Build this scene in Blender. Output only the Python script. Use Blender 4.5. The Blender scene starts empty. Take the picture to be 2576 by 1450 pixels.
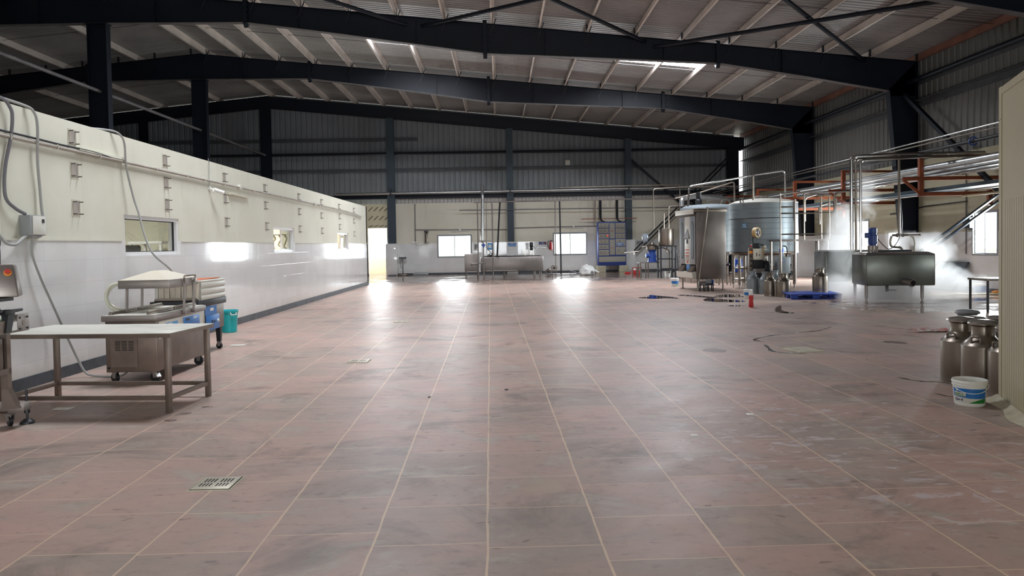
import bpy, bmesh, math, random
from mathutils import Vector, Matrix
PI = math.pi
S = bpy.context.scene
COL = S.collection
random.seed(7)

# ------------------------------------------------------------------ camera, sky, exposure
cam_d = bpy.data.cameras.new('camera')
cam_d.sensor_width = 36.0
cam_d.lens = 36.0 * 1860.0 / 2576.0
cam_d.shift_y = -56.0 / 2576.0
cam_d.clip_start = 0.05
cam_d.clip_end = 300
cam = bpy.data.objects.new('camera', cam_d)
COL.objects.link(cam)
yaw, pitch, roll = math.radians(0.9576), math.radians(1.6181), 0.0172
fw = Vector((math.sin(yaw) * math.cos(pitch), math.cos(yaw) * math.cos(pitch), -math.sin(pitch)))
rt = Vector((math.cos(yaw), -math.sin(yaw), 0))
up = rt.cross(fw)
r2 = math.cos(roll) * rt - math.sin(roll) * up
u2 = math.sin(roll) * rt + math.cos(roll) * up
cam.matrix_world = Matrix(((r2.x, u2.x, -fw.x, 0), (r2.y, u2.y, -fw.y, 0), (r2.z, u2.z, -fw.z, 1.6), (0, 0, 0, 1)))
S.camera = cam

W = bpy.data.worlds.new('sky')
S.world = W
W.use_nodes = True
W.node_tree.nodes['Background'].inputs[0].default_value = (0.93, 0.97, 1.0, 1)
W.node_tree.nodes['Background'].inputs[1].default_value = 2.6
S.view_settings.view_transform = 'Standard'
S.view_settings.look = 'None'
S.view_settings.exposure = 0.0
S.view_settings.gamma = 1.0
S.view_settings.use_curve_mapping = False
cy = S.cycles
cy.max_bounces = 6
cy.diffuse_bounces = 4
cy.glossy_bounces = 3
cy.transmission_bounces = 4
cy.transparent_max_bounces = 8
cy.volume_bounces = 4
cy.adaptive_threshold = 0.02
cy.volume_step_rate = 2.0
cy.volume_max_steps = 128
cy.sample_clamp_indirect = 4.0
cy.caustics_reflective = False
cy.caustics_refractive = False
cy.use_denoising = True

SKY_EMIT = 50.0      # daylight through the roof sheets
WIN_W = 130.0        # daylight lamp per square metre of window

def lamp(name, loc, target, sx, sy, watt, col=(0.93, 0.97, 1.0)):
    d = bpy.data.lights.new(name, 'AREA')
    d.shape = 'RECTANGLE'
    d.size, d.size_y, d.energy, d.color = sx, sy, watt, col
    o = bpy.data.objects.new(name, d)
    COL.objects.link(o)
    o.location = loc
    o.rotation_euler = (Vector(target) - Vector(loc)).to_track_quat('-Z', 'Y').to_euler()
    return o

lamp('entrance_roof_fill', (2.5, -8.7, 1.6), (2.5, 4, 12.0), 11, 3, 1500)  # added fill lamp in the entrance, aimed up to brighten the roof
lamp('daylight_door', (-6.85, 42.9, 1.8), (-6.85, 30, 0.2), 1.0, 1.7, 260)
for wx, in ((-2.5,), (4.0,)):
    lamp('daylight_window', (wx, 42.1, 1.6), (wx, 30, 0.6), 1.85, 1.2, 2.3 * WIN_W)
for wy, in ((20.9,), (28.35,), (12.6,)):
    lamp('daylight_window', (14.3, wy, 1.72), (4, wy, 0.8), 1.3, 1.2, (2.0 if wy < 15 else 8.0) * WIN_W)

# ------------------------------------------------------------------ helpers
def lin(h):
    v = [int(h[i:i + 2], 16) / 255 for i in (0, 2, 4)]
    return tuple(c / 12.92 if c <= 0.04045 else ((c + 0.055) / 1.055) ** 2.4 for c in v) + (1,)

class NT:
    def __init__(s, name):
        s.m = bpy.data.materials.new(name)
        s.m.use_nodes = True
        s.t = s.m.node_tree
        s.n, s.l = s.t.nodes, s.t.links
        s.b = s.n['Principled BSDF']
        s.out = s.n['Material Output']
    def put(s, sock, v):
        if v is None:
            return
        if hasattr(v, 'is_linked') or isinstance(v, bpy.types.NodeSocket):
            s.l.new(v, sock)
        else:
            sock.default_value = v
    def math(s, op, a, b=None, c=None, clamp=False):
        n = s.n.new('ShaderNodeMath')
        n.operation = op
        n.use_clamp = clamp
        s.put(n.inputs[0], a); s.put(n.inputs[1], b); s.put(n.inputs[2], c)
        return n.outputs[0]
    def mix(s, f, a, b, mode='MIX'):
        n = s.n.new('ShaderNodeMix')
        n.data_type = 'RGBA'
        n.blend_type = mode
        s.put(n.inputs[0], f); s.put(n.inputs[6], a); s.put(n.inputs[7], b)
        return n.outputs[2]
    def pos(s):
        if not hasattr(s, '_p'):
            g = s.n.new('ShaderNodeNewGeometry')
            x = s.n.new('ShaderNodeSeparateXYZ')
            s.l.new(g.outputs['Position'], x.inputs[0])
            s._p = (g.outputs['Position'], x.outputs[0], x.outputs[1], x.outputs[2])
        return s._p
    def obj(s):
        n = s.n.new('ShaderNodeTexCoord')
        x = s.n.new('ShaderNodeSeparateXYZ')
        s.l.new(n.outputs['Object'], x.inputs[0])
        return n.outputs['Object'], x.outputs[0], x.outputs[1], x.outputs[2]
    def comb(s, x, y, z=0.0):
        n = s.n.new('ShaderNodeCombineXYZ')
        s.put(n.inputs[0], x); s.put(n.inputs[1], y); s.put(n.inputs[2], z)
        return n.outputs[0]
    def noise(s, vec, scale, detail=3.0, rough=0.55, dist=0.0):
        n = s.n.new('ShaderNodeTexNoise')
        s.put(n.inputs['Vector'], vec)
        n.inputs['Scale'].default_value = scale
        n.inputs['Detail'].default_value = detail
        n.inputs['Roughness'].default_value = rough
        n.inputs['Distortion'].default_value = dist
        return n.outputs['Fac']
    def white(s, vec):
        n = s.n.new('ShaderNodeTexWhiteNoise')
        n.noise_dimensions = '3D'
        s.put(n.inputs['Vector'], vec)
        return n.outputs['Value']
    def ramp(s, f, a, b, smooth=True):
        n = s.n.new('ShaderNodeMapRange')
        n.interpolation_type = 'SMOOTHSTEP' if smooth else 'LINEAR'
        s.put(n.inputs[0], f)
        n.inputs[1].default_value, n.inputs[2].default_value = a, b
        return n.outputs[0]
    def vscale(s, vec, sc):
        n = s.n.new('ShaderNodeVectorMath')
        n.operation = 'MULTIPLY'
        s.put(n.inputs[0], vec)
        n.inputs[1].default_value = sc
        return n.outputs[0]
    def bump(s, h, strength=0.2, dist=0.01):
        n = s.n.new('ShaderNodeBump')
        n.inputs['Strength'].default_value = strength
        n.inputs['Distance'].default_value = dist
        s.put(n.inputs['Height'], h)
        s.l.new(n.outputs[0], s.b.inputs['Normal'])

def pm(name, col, rough=0.5, metal=0.0, var=0.0, vscale=3.0, rvar=0.0, spec=None, stretch=None, alt=None):
    k = NT(name)
    c = lin(col) if isinstance(col, str) else col
    k.b.inputs['Roughness'].default_value = rough
    k.b.inputs['Metallic'].default_value = metal
    if spec is not None:
        k.b.inputs['Specular IOR Level'].default_value = spec
    if var or alt or rvar:
        v = k.obj()[0]
        if stretch:
            v = k.vscale(v, stretch)
        n = k.ramp(k.noise(v, vscale, 4.0), 0.3, 0.7)
        hi = lin(alt) if alt else tuple(min(1, x * (1 + var)) for x in c[:3]) + (1,)
        lo = c if alt else tuple(x * (1 - var) for x in c[:3]) + (1,)
        k.put(k.b.inputs['Base Color'], k.mix(n, lo, hi))
        if rvar:
            k.put(k.b.inputs['Roughness'], k.math('MULTIPLY_ADD', n, rvar, rough - rvar / 2))
    else:
        k.b.inputs['Base Color'].default_value = c
    return k.m

class MB:
    def __init__(s):
        s.bm = bmesh.new()
    def _mi(s, faces, mi):
        for f in faces:
            f.material_index = mi
    def poly(s, pts, mi=0):
        vs = [s.bm.verts.new(p) for p in pts]
        f = s.bm.faces.new(vs)
        f.material_index = mi
        return s
    def hexa(s, p, mi=0, bev=0.0):
        v = [s.bm.verts.new(q) for q in p]
        fs = [s.bm.faces.new([v[i] for i in q]) for q in ((3, 2, 1, 0), (4, 5, 6, 7), (0, 1, 5, 4), (1, 2, 6, 5), (2, 3, 7, 6), (3, 0, 4, 7))]
        s._mi(fs, mi)
        if bev:
            es = list({e for f in fs for e in f.edges})
            r = bmesh.ops.bevel(s.bm, geom=es, offset=bev, segments=2, affect='EDGES', profile=0.5)
            s._mi(r['faces'], mi)
        return s
    def box(s, x0, x1, y0, y1, z0, z1, mi=0, bev=0.0):
        return s.hexa([(x0, y0, z0), (x1, y0, z0), (x1, y1, z0), (x0, y1, z0), (x0, y0, z1), (x1, y0, z1), (x1, y1, z1), (x0, y1, z1)], mi, bev)
    def bar(s, p0, p1, w, h, mi=0, upv=(0, 0, 1)):
        p0, p1 = Vector(p0), Vector(p1)
        d = (p1 - p0).normalized()
        u = Vector(upv)
        if abs(d.dot(u)) > 0.98:
            u = Vector((0, 1, 0))
        sd = d.cross(u).normalized() * (w / 2)
        u = sd.cross(d).normalized() * (h / 2)
        return s.hexa([p0 - sd - u, p0 + sd - u, p1 + sd - u, p1 - sd - u, p0 - sd + u, p0 + sd + u, p1 + sd + u, p1 - sd + u], mi)
    def cyl(s, p0, p1, r0, r1=None, n=16, mi=0, cap=True):
        return s.tube([p0, p1], r0, n, mi, cap, r1)
    def tube(s, pts, r, n=8, mi=0, cap=True, r1=None):
        pts = [Vector(p) for p in pts]
        m = len(pts)
        tang = []
        for i in range(m):
            a = pts[i] - pts[i - 1] if i else pts[1] - pts[0]
            b = pts[i + 1] - pts[i] if i < m - 1 else pts[-1] - pts[-2]
            t = a.normalized() + b.normalized()
            tang.append(t.normalized() if t.length > 1e-6 else a.normalized())
        ref = Vector((0, 0, 1)) if abs(tang[0].z) < 0.9 else Vector((1, 0, 0))
        nx = tang[0].cross(ref).normalized()
        rings = []
        for i in range(m):
            t = tang[i]
            nx = (nx - t * nx.dot(t)).normalized()
            ny = t.cross(nx)
            rr = r if r1 is None else r + (r1 - r) * i / (m - 1)
            rings.append([s.bm.verts.new(pts[i] + (nx * math.cos(2 * PI * k / n) + ny * math.sin(2 * PI * k / n)) * rr) for k in range(n)])
        fs = []
        for i in range(m - 1):
            for k in range(n):
                fs.append(s.bm.faces.new((rings[i][k], rings[i][(k + 1) % n], rings[i + 1][(k + 1) % n], rings[i + 1][k])))
        if cap:
            fs.append(s.bm.faces.new(rings[0][::-1]))
            fs.append(s.bm.faces.new(rings[-1]))
        s._mi(fs, mi)
        return s
    def lathe(s, prof, n=32, c=(0, 0), mi=0):
        rings = []
        for r, z in prof:
            if r < 1e-6:
                rings.append([s.bm.verts.new((c[0], c[1], z))])
            else:
                rings.append([s.bm.verts.new((c[0] + r * math.cos(2 * PI * k / n), c[1] + r * math.sin(2 * PI * k / n), z)) for k in range(n)])
        fs = []
        for a, b in zip(rings, rings[1:]):
            for k in range(n):
                q = (k + 1) % n
                if len(a) == 1 and len(b) == 1:
                    continue
                if len(a) == 1:
                    fs.append(s.bm.faces.new((a[0], b[q], b[k])))
                elif len(b) == 1:
                    fs.append(s.bm.faces.new((a[k], a[q], b[0])))
                else:
                    fs.append(s.bm.faces.new((a[k], a[q], b[q], b[k])))
        s._mi(fs, mi)
        return s
    def prism(s, poly, axis, a0, a1, mi=0):
        def mk(p, a):
            if axis == 'Y':
                return (p[0], a, p[1])
            if axis == 'X':
                return (a, p[0], p[1])
            return (p[0], p[1], a)
        A = [s.bm.verts.new(mk(p, a0)) for p in poly]
        B = [s.bm.verts.new(mk(p, a1)) for p in poly]
        n = len(poly)
        fs = [s.bm.faces.new(A), s.bm.faces.new(B[::-1])]
        for i in range(n):
            fs.append(s.bm.faces.new((A[i], B[i], B[(i + 1) % n], A[(i + 1) % n])))
        s._mi(fs, mi)
        return s
    def ball(s, c, r, mi=0, n=16):
        if not isinstance(r, (tuple, list)):
            r = (r, r, r)
        m = Matrix.Translation(c) @ Matrix.Diagonal((r[0], r[1], r[2], 1))
        o = bmesh.ops.create_uvsphere(s.bm, u_segments=n, v_segments=max(6, n // 2), radius=1, matrix=m)
        s._mi({f for v in o['verts'] for f in v.link_faces}, mi)
        return s
    def xf(s, m):
        bmesh.ops.transform(s.bm, matrix=m, verts=s.bm.verts)
        return s
    def build(s, name, mats, parent=None, smooth=True, ang=35):
        bmesh.ops.recalc_face_normals(s.bm, faces=s.bm.faces)
        me = bpy.data.meshes.new(name)
        s.bm.to_mesh(me)
        s.bm.free()
        for m in (mats if isinstance(mats, (list, tuple)) else [mats]):
            me.materials.append(m)
        if smooth:
            me.polygons.foreach_set('use_smooth', [True] * len(me.polygons))
            me.set_sharp_from_angle(angle=math.radians(ang))
        o = bpy.data.objects.new(name, me)
        COL.objects.link(o)
        if parent:
            o.parent = parent
        return o

def fillet(pts, rad, seg=5):
    pts = [Vector(p) for p in pts]
    out = [pts[0]]
    for i in range(1, len(pts) - 1):
        p, a, b = pts[i], pts[i - 1] - pts[i], pts[i + 1] - pts[i]
        k = min(rad, a.length * 0.45, b.length * 0.45)
        A, B = p + a.normalized() * k, p + b.normalized() * k
        for j in range(seg + 1):
            t = j / seg
            out.append(A * (1 - t) ** 2 + p * 2 * t * (1 - t) + B * t * t)
    out.append(pts[-1])
    return out

def spline(pts, seg=6):
    P = [Vector(p) for p in pts]
    P = [P[0] * 2 - P[1]] + P + [P[-1] * 2 - P[-2]]
    out = []
    for i in range(1, len(P) - 2):
        a, b, c, d = P[i - 1:i + 3]
        for j in range(seg):
            t = j / seg
            out.append(0.5 * ((2 * b) + (c - a) * t + (2 * a - 5 * b + 4 * c - d) * t * t + (3 * b - a - 3 * c + d) * t ** 3))
    out.append(P[-2])
    return out

def tag(o, label=None, cat=None, group=None, kind=None):
    if label: o['label'] = label
    if cat: o['category'] = cat
    if group: o['group'] = group
    if kind: o['kind'] = kind
    return o

def thing(name, label, cat, loc=(0, 0, 0), rz=0.0, group=None, kind=None):
    o = bpy.data.objects.new(name, None)
    o.empty_display_size = 0.2
    COL.objects.link(o)
    o.location = loc
    o.rotation_euler = (0, 0, math.radians(rz))
    return tag(o, label, cat, group, kind)

def dup(root, loc, rz, label, group=None):
    r = root.copy(); COL.objects.link(r)
    r.location = loc; r.rotation_euler = (0, 0, math.radians(rz)); r['label'] = label
    if group: r['group'] = group
    for ch in list(root.children):
        c = ch.copy(); COL.objects.link(c); c.parent = r
        for g in ch.children:
            d = g.copy(); COL.objects.link(d); d.parent = c
    return r

def text(s, size, m, parent, loc, rot, name='lettering', bold=0.0, align='CENTER', sx=1.0):
    c = bpy.data.curves.new(name, 'FONT')
    c.body = s
    c.size = size
    c.align_x = align
    c.align_y = 'CENTER'
    c.extrude = 0.0006
    c.offset = bold
    c.materials.append(m)
    tmp = bpy.data.objects.new(name, c)
    COL.objects.link(tmp)
    bpy.context.view_layer.update()
    me = bpy.data.meshes.new_from_object(tmp)
    bpy.data.objects.remove(tmp)
    bpy.data.curves.remove(c)
    if not me.materials: me.materials.append(m)
    o = bpy.data.objects.new(name, me)
    COL.objects.link(o)
    o.parent = parent
    o.location = loc
    o.rotation_euler = rot
    o.scale = (sx, 1, 1)
    return o
UPR = (PI / 2, 0, 0)           # text facing -Y
UPX = (PI / 2, 0, -PI / 2)     # text facing -X
UPXP = (PI / 2, 0, PI / 2)     # text facing +X

# ------------------------------------------------------------------ materials
M = {}
def floor_mat():
    k = NT('red_stone_floor')
    P, x, y, z = k.pos()
    wob = k.math('MULTIPLY', k.math('SUBTRACT', k.noise(P, 2.2, 2.0), 0.5), 0.02)
    u = k.math('DIVIDE', k.math('ADD', k.math('MULTIPLY_ADD', y, 0.012, 0.046), k.math('ADD', x, wob)), 0.614)
    i = k.math('FLOOR', u)
    fx = k.math('FRACT', u)
    off = k.math('MULTIPLY', k.white(k.comb(i, 3.3, 1.7)), 0.59)
    v = k.math('DIVIDE', k.math('ADD', k.math('MULTIPLY_ADD', x, -0.018, y), k.math('ADD', off, wob)), 0.59)
    j = k.math('FLOOR', v)
    fy = k.math('FRACT', v)
    ex = k.math('MULTIPLY', k.math('MINIMUM', fx, k.math('SUBTRACT', 1.0, fx)), 0.614)
    ey = k.math('MULTIPLY', k.math('MINIMUM', fy, k.math('SUBTRACT', 1.0, fy)), 0.59)
    rag = k.math('MULTIPLY', k.noise(P, 7.0, 3.0), 0.008)
    gx = k.math('LESS_THAN', ex, k.math('ADD', rag, 0.0022))
    gy = k.math('LESS_THAN', ey, k.math('MULTIPLY_ADD', rag, 0.5, 0.0016))
    g = k.math('MAXIMUM', gx, gy)
    g = k.math('MULTIPLY', g, k.math('MULTIPLY_ADD', k.ramp(k.noise(P, 1.3, 3.0), 0.25, 0.5), 0.55, 0.45))
    rnd = k.white(k.comb(i, j, 0.5))
    big = k.noise(P, 0.35, 4.0, 0.6)
    mid = k.noise(k.vscale(P, (1.0, 1.6, 1.0)), 1.6, 6.0, 0.65, 0.6)
    fine = k.noise(k.vscale(P, (1.0, 1.5, 1.0)), 9.0, 6.0, 0.75)
    t = k.math('ADD', k.math('MULTIPLY', rnd, 0.22), k.math('MULTIPLY', k.math('ADD', big, mid), 0.66))
    base = k.mix(k.ramp(t, 0.4, 1.1), lin('BD998C'), lin('96897F'))
    base = k.mix(k.ramp(mid, 0.54, 0.66), base, lin('AC9D90'))
    base = k.mix(k.math('MULTIPLY', k.ramp(fine, 0.5, 0.74), 0.38), base, lin('665048'))
    dk = k.ramp(k.noise(k.vscale(P, (1.0, 1.3, 1.0)), 0.8, 7.0, 0.7, 0.8), 0.5, 0.68)
    base = k.mix(k.math('MULTIPLY', dk, 0.68), base, lin('6E625B'))
    # dark spots and scuffs
    sp = k.ramp(k.noise(k.vscale(P, (1.0, 2.0, 1.0)), 5.5, 2.0, 0.5, 0.4), 0.68, 0.74)
    base = k.mix(k.math('MULTIPLY', sp, 0.5), base, lin('55453F'))
    # pale cement smears
    pa = k.ramp(k.noise(k.vscale(P, (0.8, 1.2, 1.0)), 0.9, 6.0, 0.62, 1.2), 0.665, 0.72)
    pa = k.math('MULTIPLY', pa, k.ramp(k.noise(P, 6.0, 3.0), 0.4, 0.65))
    base = k.mix(k.math('MULTIPLY', pa, 0.6), base, lin('B5A58F'))
    rag2 = k.math('MULTIPLY', k.math('SUBTRACT', k.noise(P, 2.6, 4.0), 0.5), 3.2)
    def ell(cx, cy, rx, ry):
        nx = k.math('DIVIDE', k.math('SUBTRACT', x, cx), rx)
        ny = k.math('DIVIDE', k.math('SUBTRACT', y, cy), ry)
        d = k.math('ADD', k.math('MULTIPLY', nx, nx), k.math('MULTIPLY', ny, ny))
        return k.math('ADD', d, rag2)
    pm_ = None
    for cx, cy, rx, ry in ((4.1, 15.3, .75, .45), (2.95, 13.8, .5, .25), (3.92, 13.75, .36, .16), (4.95, 11.8, .3, .26),
                           (-2.1, 12.1, .2, .3), (8.3, 16.6, 1.4, .5), (.25, 4.85, .14, .14), (1.35, 4.17, .08, .05),
                           (4.15, 10.2, .45, .2), (-2.3, 15.7, .5, .4), (6.6, 19.0, .9, .3)):
        e = k.math('SUBTRACT', 1.0, k.ramp(ell(cx, cy, rx, ry), 0.75, 1.15))
        pm_ = e if pm_ is None else k.math('MAXIMUM', pm_, e)
    base = k.mix(k.math('MULTIPLY', pm_, 0.55), base, lin('AF9C88'))
    # whitish scuff cloud on the near right
    wc = k.math('SUBTRACT', 1.0, k.ramp(ell(2.7, 5.9, 1.3, 1.9), 0.2, 1.5))
    wc = k.math('MULTIPLY', wc, k.ramp(k.noise(k.vscale(P, (1.0, 1.8, 1.0)), 5.0, 4.0, 0.6, 0.8), 0.54, 0.66))
    base = k.mix(k.math('MULTIPLY', wc, 0.75), base, lin('C6BCBC'))
    # old dark damp ground round the machines at the back
    wet = k.ramp(k.math('ADD', y, k.math('MULTIPLY', k.math('SUBTRACT', k.noise(P, 0.5, 4.0), 0.5), 9.0)), 29.0, 35.5)
    wet2 = k.math('SUBTRACT', 1.0, k.ramp(ell(11.3, 17.6, 3.2, 2.6), 0.6, 1.2))
    wet = k.math('MAXIMUM', wet, k.math('MULTIPLY', wet2, 0.9))
    base = k.mix(k.math('MULTIPLY', wet, 0.55), base, lin('4A4040'))
    base = k.mix(k.math('MULTIPLY', g, 0.95), base, lin('D3B89E'))
    k.put(k.b.inputs['Base Color'], base)
    rg = k.math('MULTIPLY_ADD', k.noise(P, 2.5, 4.0), 0.25, 0.31)
    pud = k.math('MULTIPLY', wet, k.ramp(k.noise(k.vscale(P, (0.7, 1.3, 1.0)), 1.1, 4.0, 0.6), 0.40, 0.58))
    k.put(k.b.inputs['Roughness'], k.math('MAXIMUM', k.math('SUBTRACT', k.math('SUBTRACT', rg, k.math('MULTIPLY', wet, 0.26)), k.math('MULTIPLY', pud, 0.2)), 0.04))
    k.b.inputs['Specular IOR Level'].default_value = 0.4
    k.bump(k.noise(P, 11.0, 4.0, 0.7), 0.07, 0.006)
    return k.m
M['floor'] = floor_mat()

def tile_mat():
    k = NT('white_glazed_tile')
    P, x, y, z = k.pos()
    h = k.math('ADD', x, y)
    def edge(c, size, w):
        f = k.math('FRACT', k.math('DIVIDE', c, size))
        return k.math('LESS_THAN', k.math('MINIMUM', f, k.math('SUBTRACT', 1.0, f)), w / size)
    g = k.math('MAXIMUM', edge(h, 0.45, 0.0016), edge(z, 0.3, 0.0016))
    ti = k.white(k.comb(k.math('FLOOR', k.math('DIVIDE', h, 0.45)), k.math('FLOOR', k.math('DIVIDE', z, 0.3)), 0.0))
    c = k.mix(ti, lin('DDDCD9'), lin('E3E2DF'))
    c = k.mix(k.math('MULTIPLY', k.ramp(k.noise(P, 1.2, 4.0), 0.45, 0.75), 0.18), c, lin('BDB7AC'))
    low = k.math('SUBTRACT', 1.0, k.ramp(k.math('ADD', z, k.math('MULTIPLY', k.noise(P, 3.0, 3.0), 0.25)), 0.22, 0.5))
    c = k.mix(k.math('MULTIPLY', low, 0.25), c, lin('B59A82'))
    c = k.mix(k.math('MULTIPLY', g, 0.5), c, lin('A9A9AC'))
    k.put(k.b.inputs['Base Color'], c)
    k.b.inputs['Roughness'].default_value = 0.06
    k.bump(k.math('SUBTRACT', k.math('MULTIPLY', k.noise(k.vscale(P, (2, 2, 1)), 1.5, 1.0), 0.8), k.math('MULTIPLY', g, 0.3)), 0.10, 0.01)
    return k.m
M['tile'] = tile_mat()

def plaster_mat(name, a, b):
    k = NT(name)
    P, x, y, z = k.pos()
    n = k.ramp(k.noise(P, 0.8, 5.0, 0.6), 0.35, 0.7)
    c = k.mix(n, lin(a), lin(b))
    st = k.ramp(k.noise(k.vscale(P, (3.0, 3.0, 0.35)), 1.2, 4.0), 0.58, 0.75)
    c = k.mix(k.math('MULTIPLY', st, 0.22), c, lin('A79F86'))
    k.put(k.b.inputs['Base Color'], c)
    k.b.inputs['Roughness'].default_value = 0.75
    k.bump(k.noise(P, 60.0, 3.0), 0.06, 0.004)
    return k.m
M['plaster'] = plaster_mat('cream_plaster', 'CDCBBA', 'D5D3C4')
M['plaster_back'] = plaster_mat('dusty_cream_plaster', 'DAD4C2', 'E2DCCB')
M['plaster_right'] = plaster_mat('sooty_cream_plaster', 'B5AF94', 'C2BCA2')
M['door_grey'] = pm('satin_grey_door', '8F9092', 0.55, 0.3)
M['door_cream'] = pm('cream_door_paint', 'E2D8B8', 0.6)
M['plinth'] = pm('black_stone_skirting', '3C4248', 0.45, var=0.4, vscale=6)
M['strip'] = pm('daylit_cladding_strip', 'B5B1AC', 0.5, 0.1)
M['steel'] = pm('blue_black_painted_steel', '0B121E', 0.5, var=0.15, vscale=2, spec=0.3)
M['steel2'] = pm('dark_green_grey_painted_steel', '2B3A44', 0.5, var=0.12)
M['flange'] = pm('grey_primed_flange', '5A5656', 0.6, var=0.2, vscale=2)
M['purlin'] = pm('red_oxide_stained_galvanised_steel', 'CDC3BB', 0.6, var=0.12, vscale=1.2, alt='DDD3CB')
M['purlin_red'] = pm('red_oxide_primer', '8A5F50', 0.65, var=0.2, vscale=1.5)
M['girt'] = pm('grey_girt_steel', '4A4C50', 0.55, var=0.15)
M['sheet'] = pm('galvalume_roof_sheet', '959392', 0.42, 0.25, var=0.1, vscale=0.6, alt='A4A19F')
M['clad'] = pm('grey_wall_cladding', '6D6D69', 0.5, 0.1, var=0.1, vscale=0.5)
M['clad_back'] = pm('blue_grey_wall_cladding', '7C8084', 0.5, 0.1, var=0.1, vscale=0.5)
M['ss'] = pm('brushed_stainless_steel', '857C72', 0.34, 0.9, var=0.06, vscale=2.5, rvar=0.12)
M['ss_dull'] = pm('dull_stainless_steel', '8D8580', 0.4, 0.75, var=0.08, vscale=2.0, rvar=0.12)
M['ss_dark'] = pm('brownish_stainless_box_section', '75685F', 0.42, 0.7, var=0.14, vscale=4.0)
M['ss_top'] = pm('scratched_stainless_top', 'DAD8CE', 0.4, 0.25, var=0.07, vscale=3.0, rvar=0.12, stretch=(1, 4, 1))
M['chrome'] = pm('polished_stainless_pipe', 'D2D2D2', 0.16, 1.0)
M['vat'] = pm('grey_green_stainless_vat', '6C6F69', 0.36, 0.8, var=0.12, vscale=1.6, rvar=0.14)
M['tankskin'] = pm('blue_grey_dimple_jacket', '858E92', 0.45, 0.3, var=0.05)
M['tankseam'] = pm('dark_tank_seam', '33393F', 0.5, 0.3)
M['alu'] = pm('aluminium_cladding', 'B9B9B9', 0.3, 0.85, var=0.1, vscale=8)
M['white'] = pm('white_plastic', 'E6E6E0', 0.35)
M['offwhite'] = pm('off_white_enamel', 'CFCDC2', 0.4)
M['frame_white'] = pm('white_window_frame', 'DCDCDC', 0.35)
M['black'] = pm('black_rubber', '14151A', 0.5)
M['blackmetal'] = pm('black_painted_iron', '191A20', 0.45)
M['grey'] = pm('grey_plastic', '8C8F90', 0.45)
M['cangrey'] = pm('grey_anodised_can', '8A9093', 0.42, 0.35, var=0.06)
M['blue'] = pm('blue_label_plastic', '1F6FB8', 0.4)
M['lblue'] = pm('light_blue_label', '4C9AD2', 0.4)
M['navy'] = pm('navy_blue_sticker', '1F2570', 0.4)
M['motorblue'] = pm('blue_motor_enamel', '1E3F86', 0.35)
M['palletblue'] = pm('blue_pallet_plastic', '1B3D94', 0.5, var=0.15)
M['boardblue'] = pm('blue_switchboard_frame', '223778', 0.45)
M['red'] = pm('red_plastic', 'B81F22', 0.4)
M['orange'] = pm('orange_plastic', 'E08A26', 0.4)
M['rack'] = pm('orange_red_oxide_rack', '8A4526', 0.55, var=0.2, vscale=3)
M['teal'] = pm('teal_bin_plastic', '12A0A4', 0.32)
M['green'] = pm('green_label_ink', '1B7A2B', 0.45)
M['cream'] = pm('cream_enamel', 'D8D0BE', 0.4)
M['curtain'] = pm('beige_curtain_cloth', 'CBBFAE', 0.8, var=0.1, vscale=6)
M['panel'] = pm('beige_cold_room_panel', 'AEA486', 0.5, var=0.05, vscale=1.0)
M['cement'] = pm('pale_cement_mortar', 'B7AF98', 0.85, var=0.15, vscale=6)
M['hose'] = pm('translucent_yellow_hose', 'D9D8C4', 0.25)
M['hosecream'] = pm('cream_hose', 'D8C79C', 0.5)
M['cable'] = pm('grey_cable', '9B9B97', 0.55)
M['cable2'] = pm('dark_grey_cable', '6A686C', 0.55)
M['wire'] = pm('pale_mortar_around_bracket', 'BFBBA8', 0.85, var=0.1)
M['bracket'] = pm('grey_bracket_steel', 'A29A90', 0.55, 0.3, var=0.1)
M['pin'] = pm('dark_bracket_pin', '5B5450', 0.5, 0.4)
M['glove'] = pm('dull_khaki_glove', '6E6A50', 0.7)
M['cloth'] = pm('white_cloth_with_red_print', 'DDD8D2', 0.9, alt='C47A72', vscale=9)
M['paper'] = pm('orange_brown_sheet', 'A85C3C', 0.7)
M['belt'] = pm('green_conveyor_belt', 'B9C9A8', 0.6)
M['beltedge'] = pm('dark_green_belt_edge', '2E6B45', 0.5)
M['grate'] = pm('pale_cast_drain_grate', 'B7AE9C', 0.45, 0.2, var=0.08)
M['hole'] = pm('black_hole', '060606', 0.9)
M['redink'] = pm('red_indicator', 'C02B22', 0.4)
M['maroon'] = pm('maroon_inlay', '6A2028', 0.5)
M['tape'] = pm('tan_tape_roll', 'BFA16A', 0.5)
M['water_blue'] = pm('blue_bottle_label', '2A55C0', 0.4)
M['bag'] = pm('white_plastic_bag', 'F2F2EE', 0.6)
M['blood'] = pm('dark_red_wet_streak', '3A1E1A', 0.12, spec=0.6)
M['stain'] = pm('brown_floor_stain', '6F5A51', 0.45)
M['ss_lid'] = pm('shiny_can_lid', 'C9C5BD', 0.24, 0.9)
M['door_panel'] = pm('warm_grey_panel_door', '9A958A', 0.5)
M['exground'] = pm('pale_concrete_yard', 'B9B4A8', 0.9)
k = NT('puddle_water'); k.b.inputs['Base Color'].default_value = lin('2A1E1C'); k.b.inputs['Roughness'].default_value = 0.03; M['puddle'] = k.m
k = NT('clear_plastic'); k.b.inputs['Base Color'].default_value = lin('C9D6E4'); k.b.inputs['Roughness'].default_value = 0.12; k.b.inputs['Transmission Weight'].default_value = 0.6; M['clear'] = k.m
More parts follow.
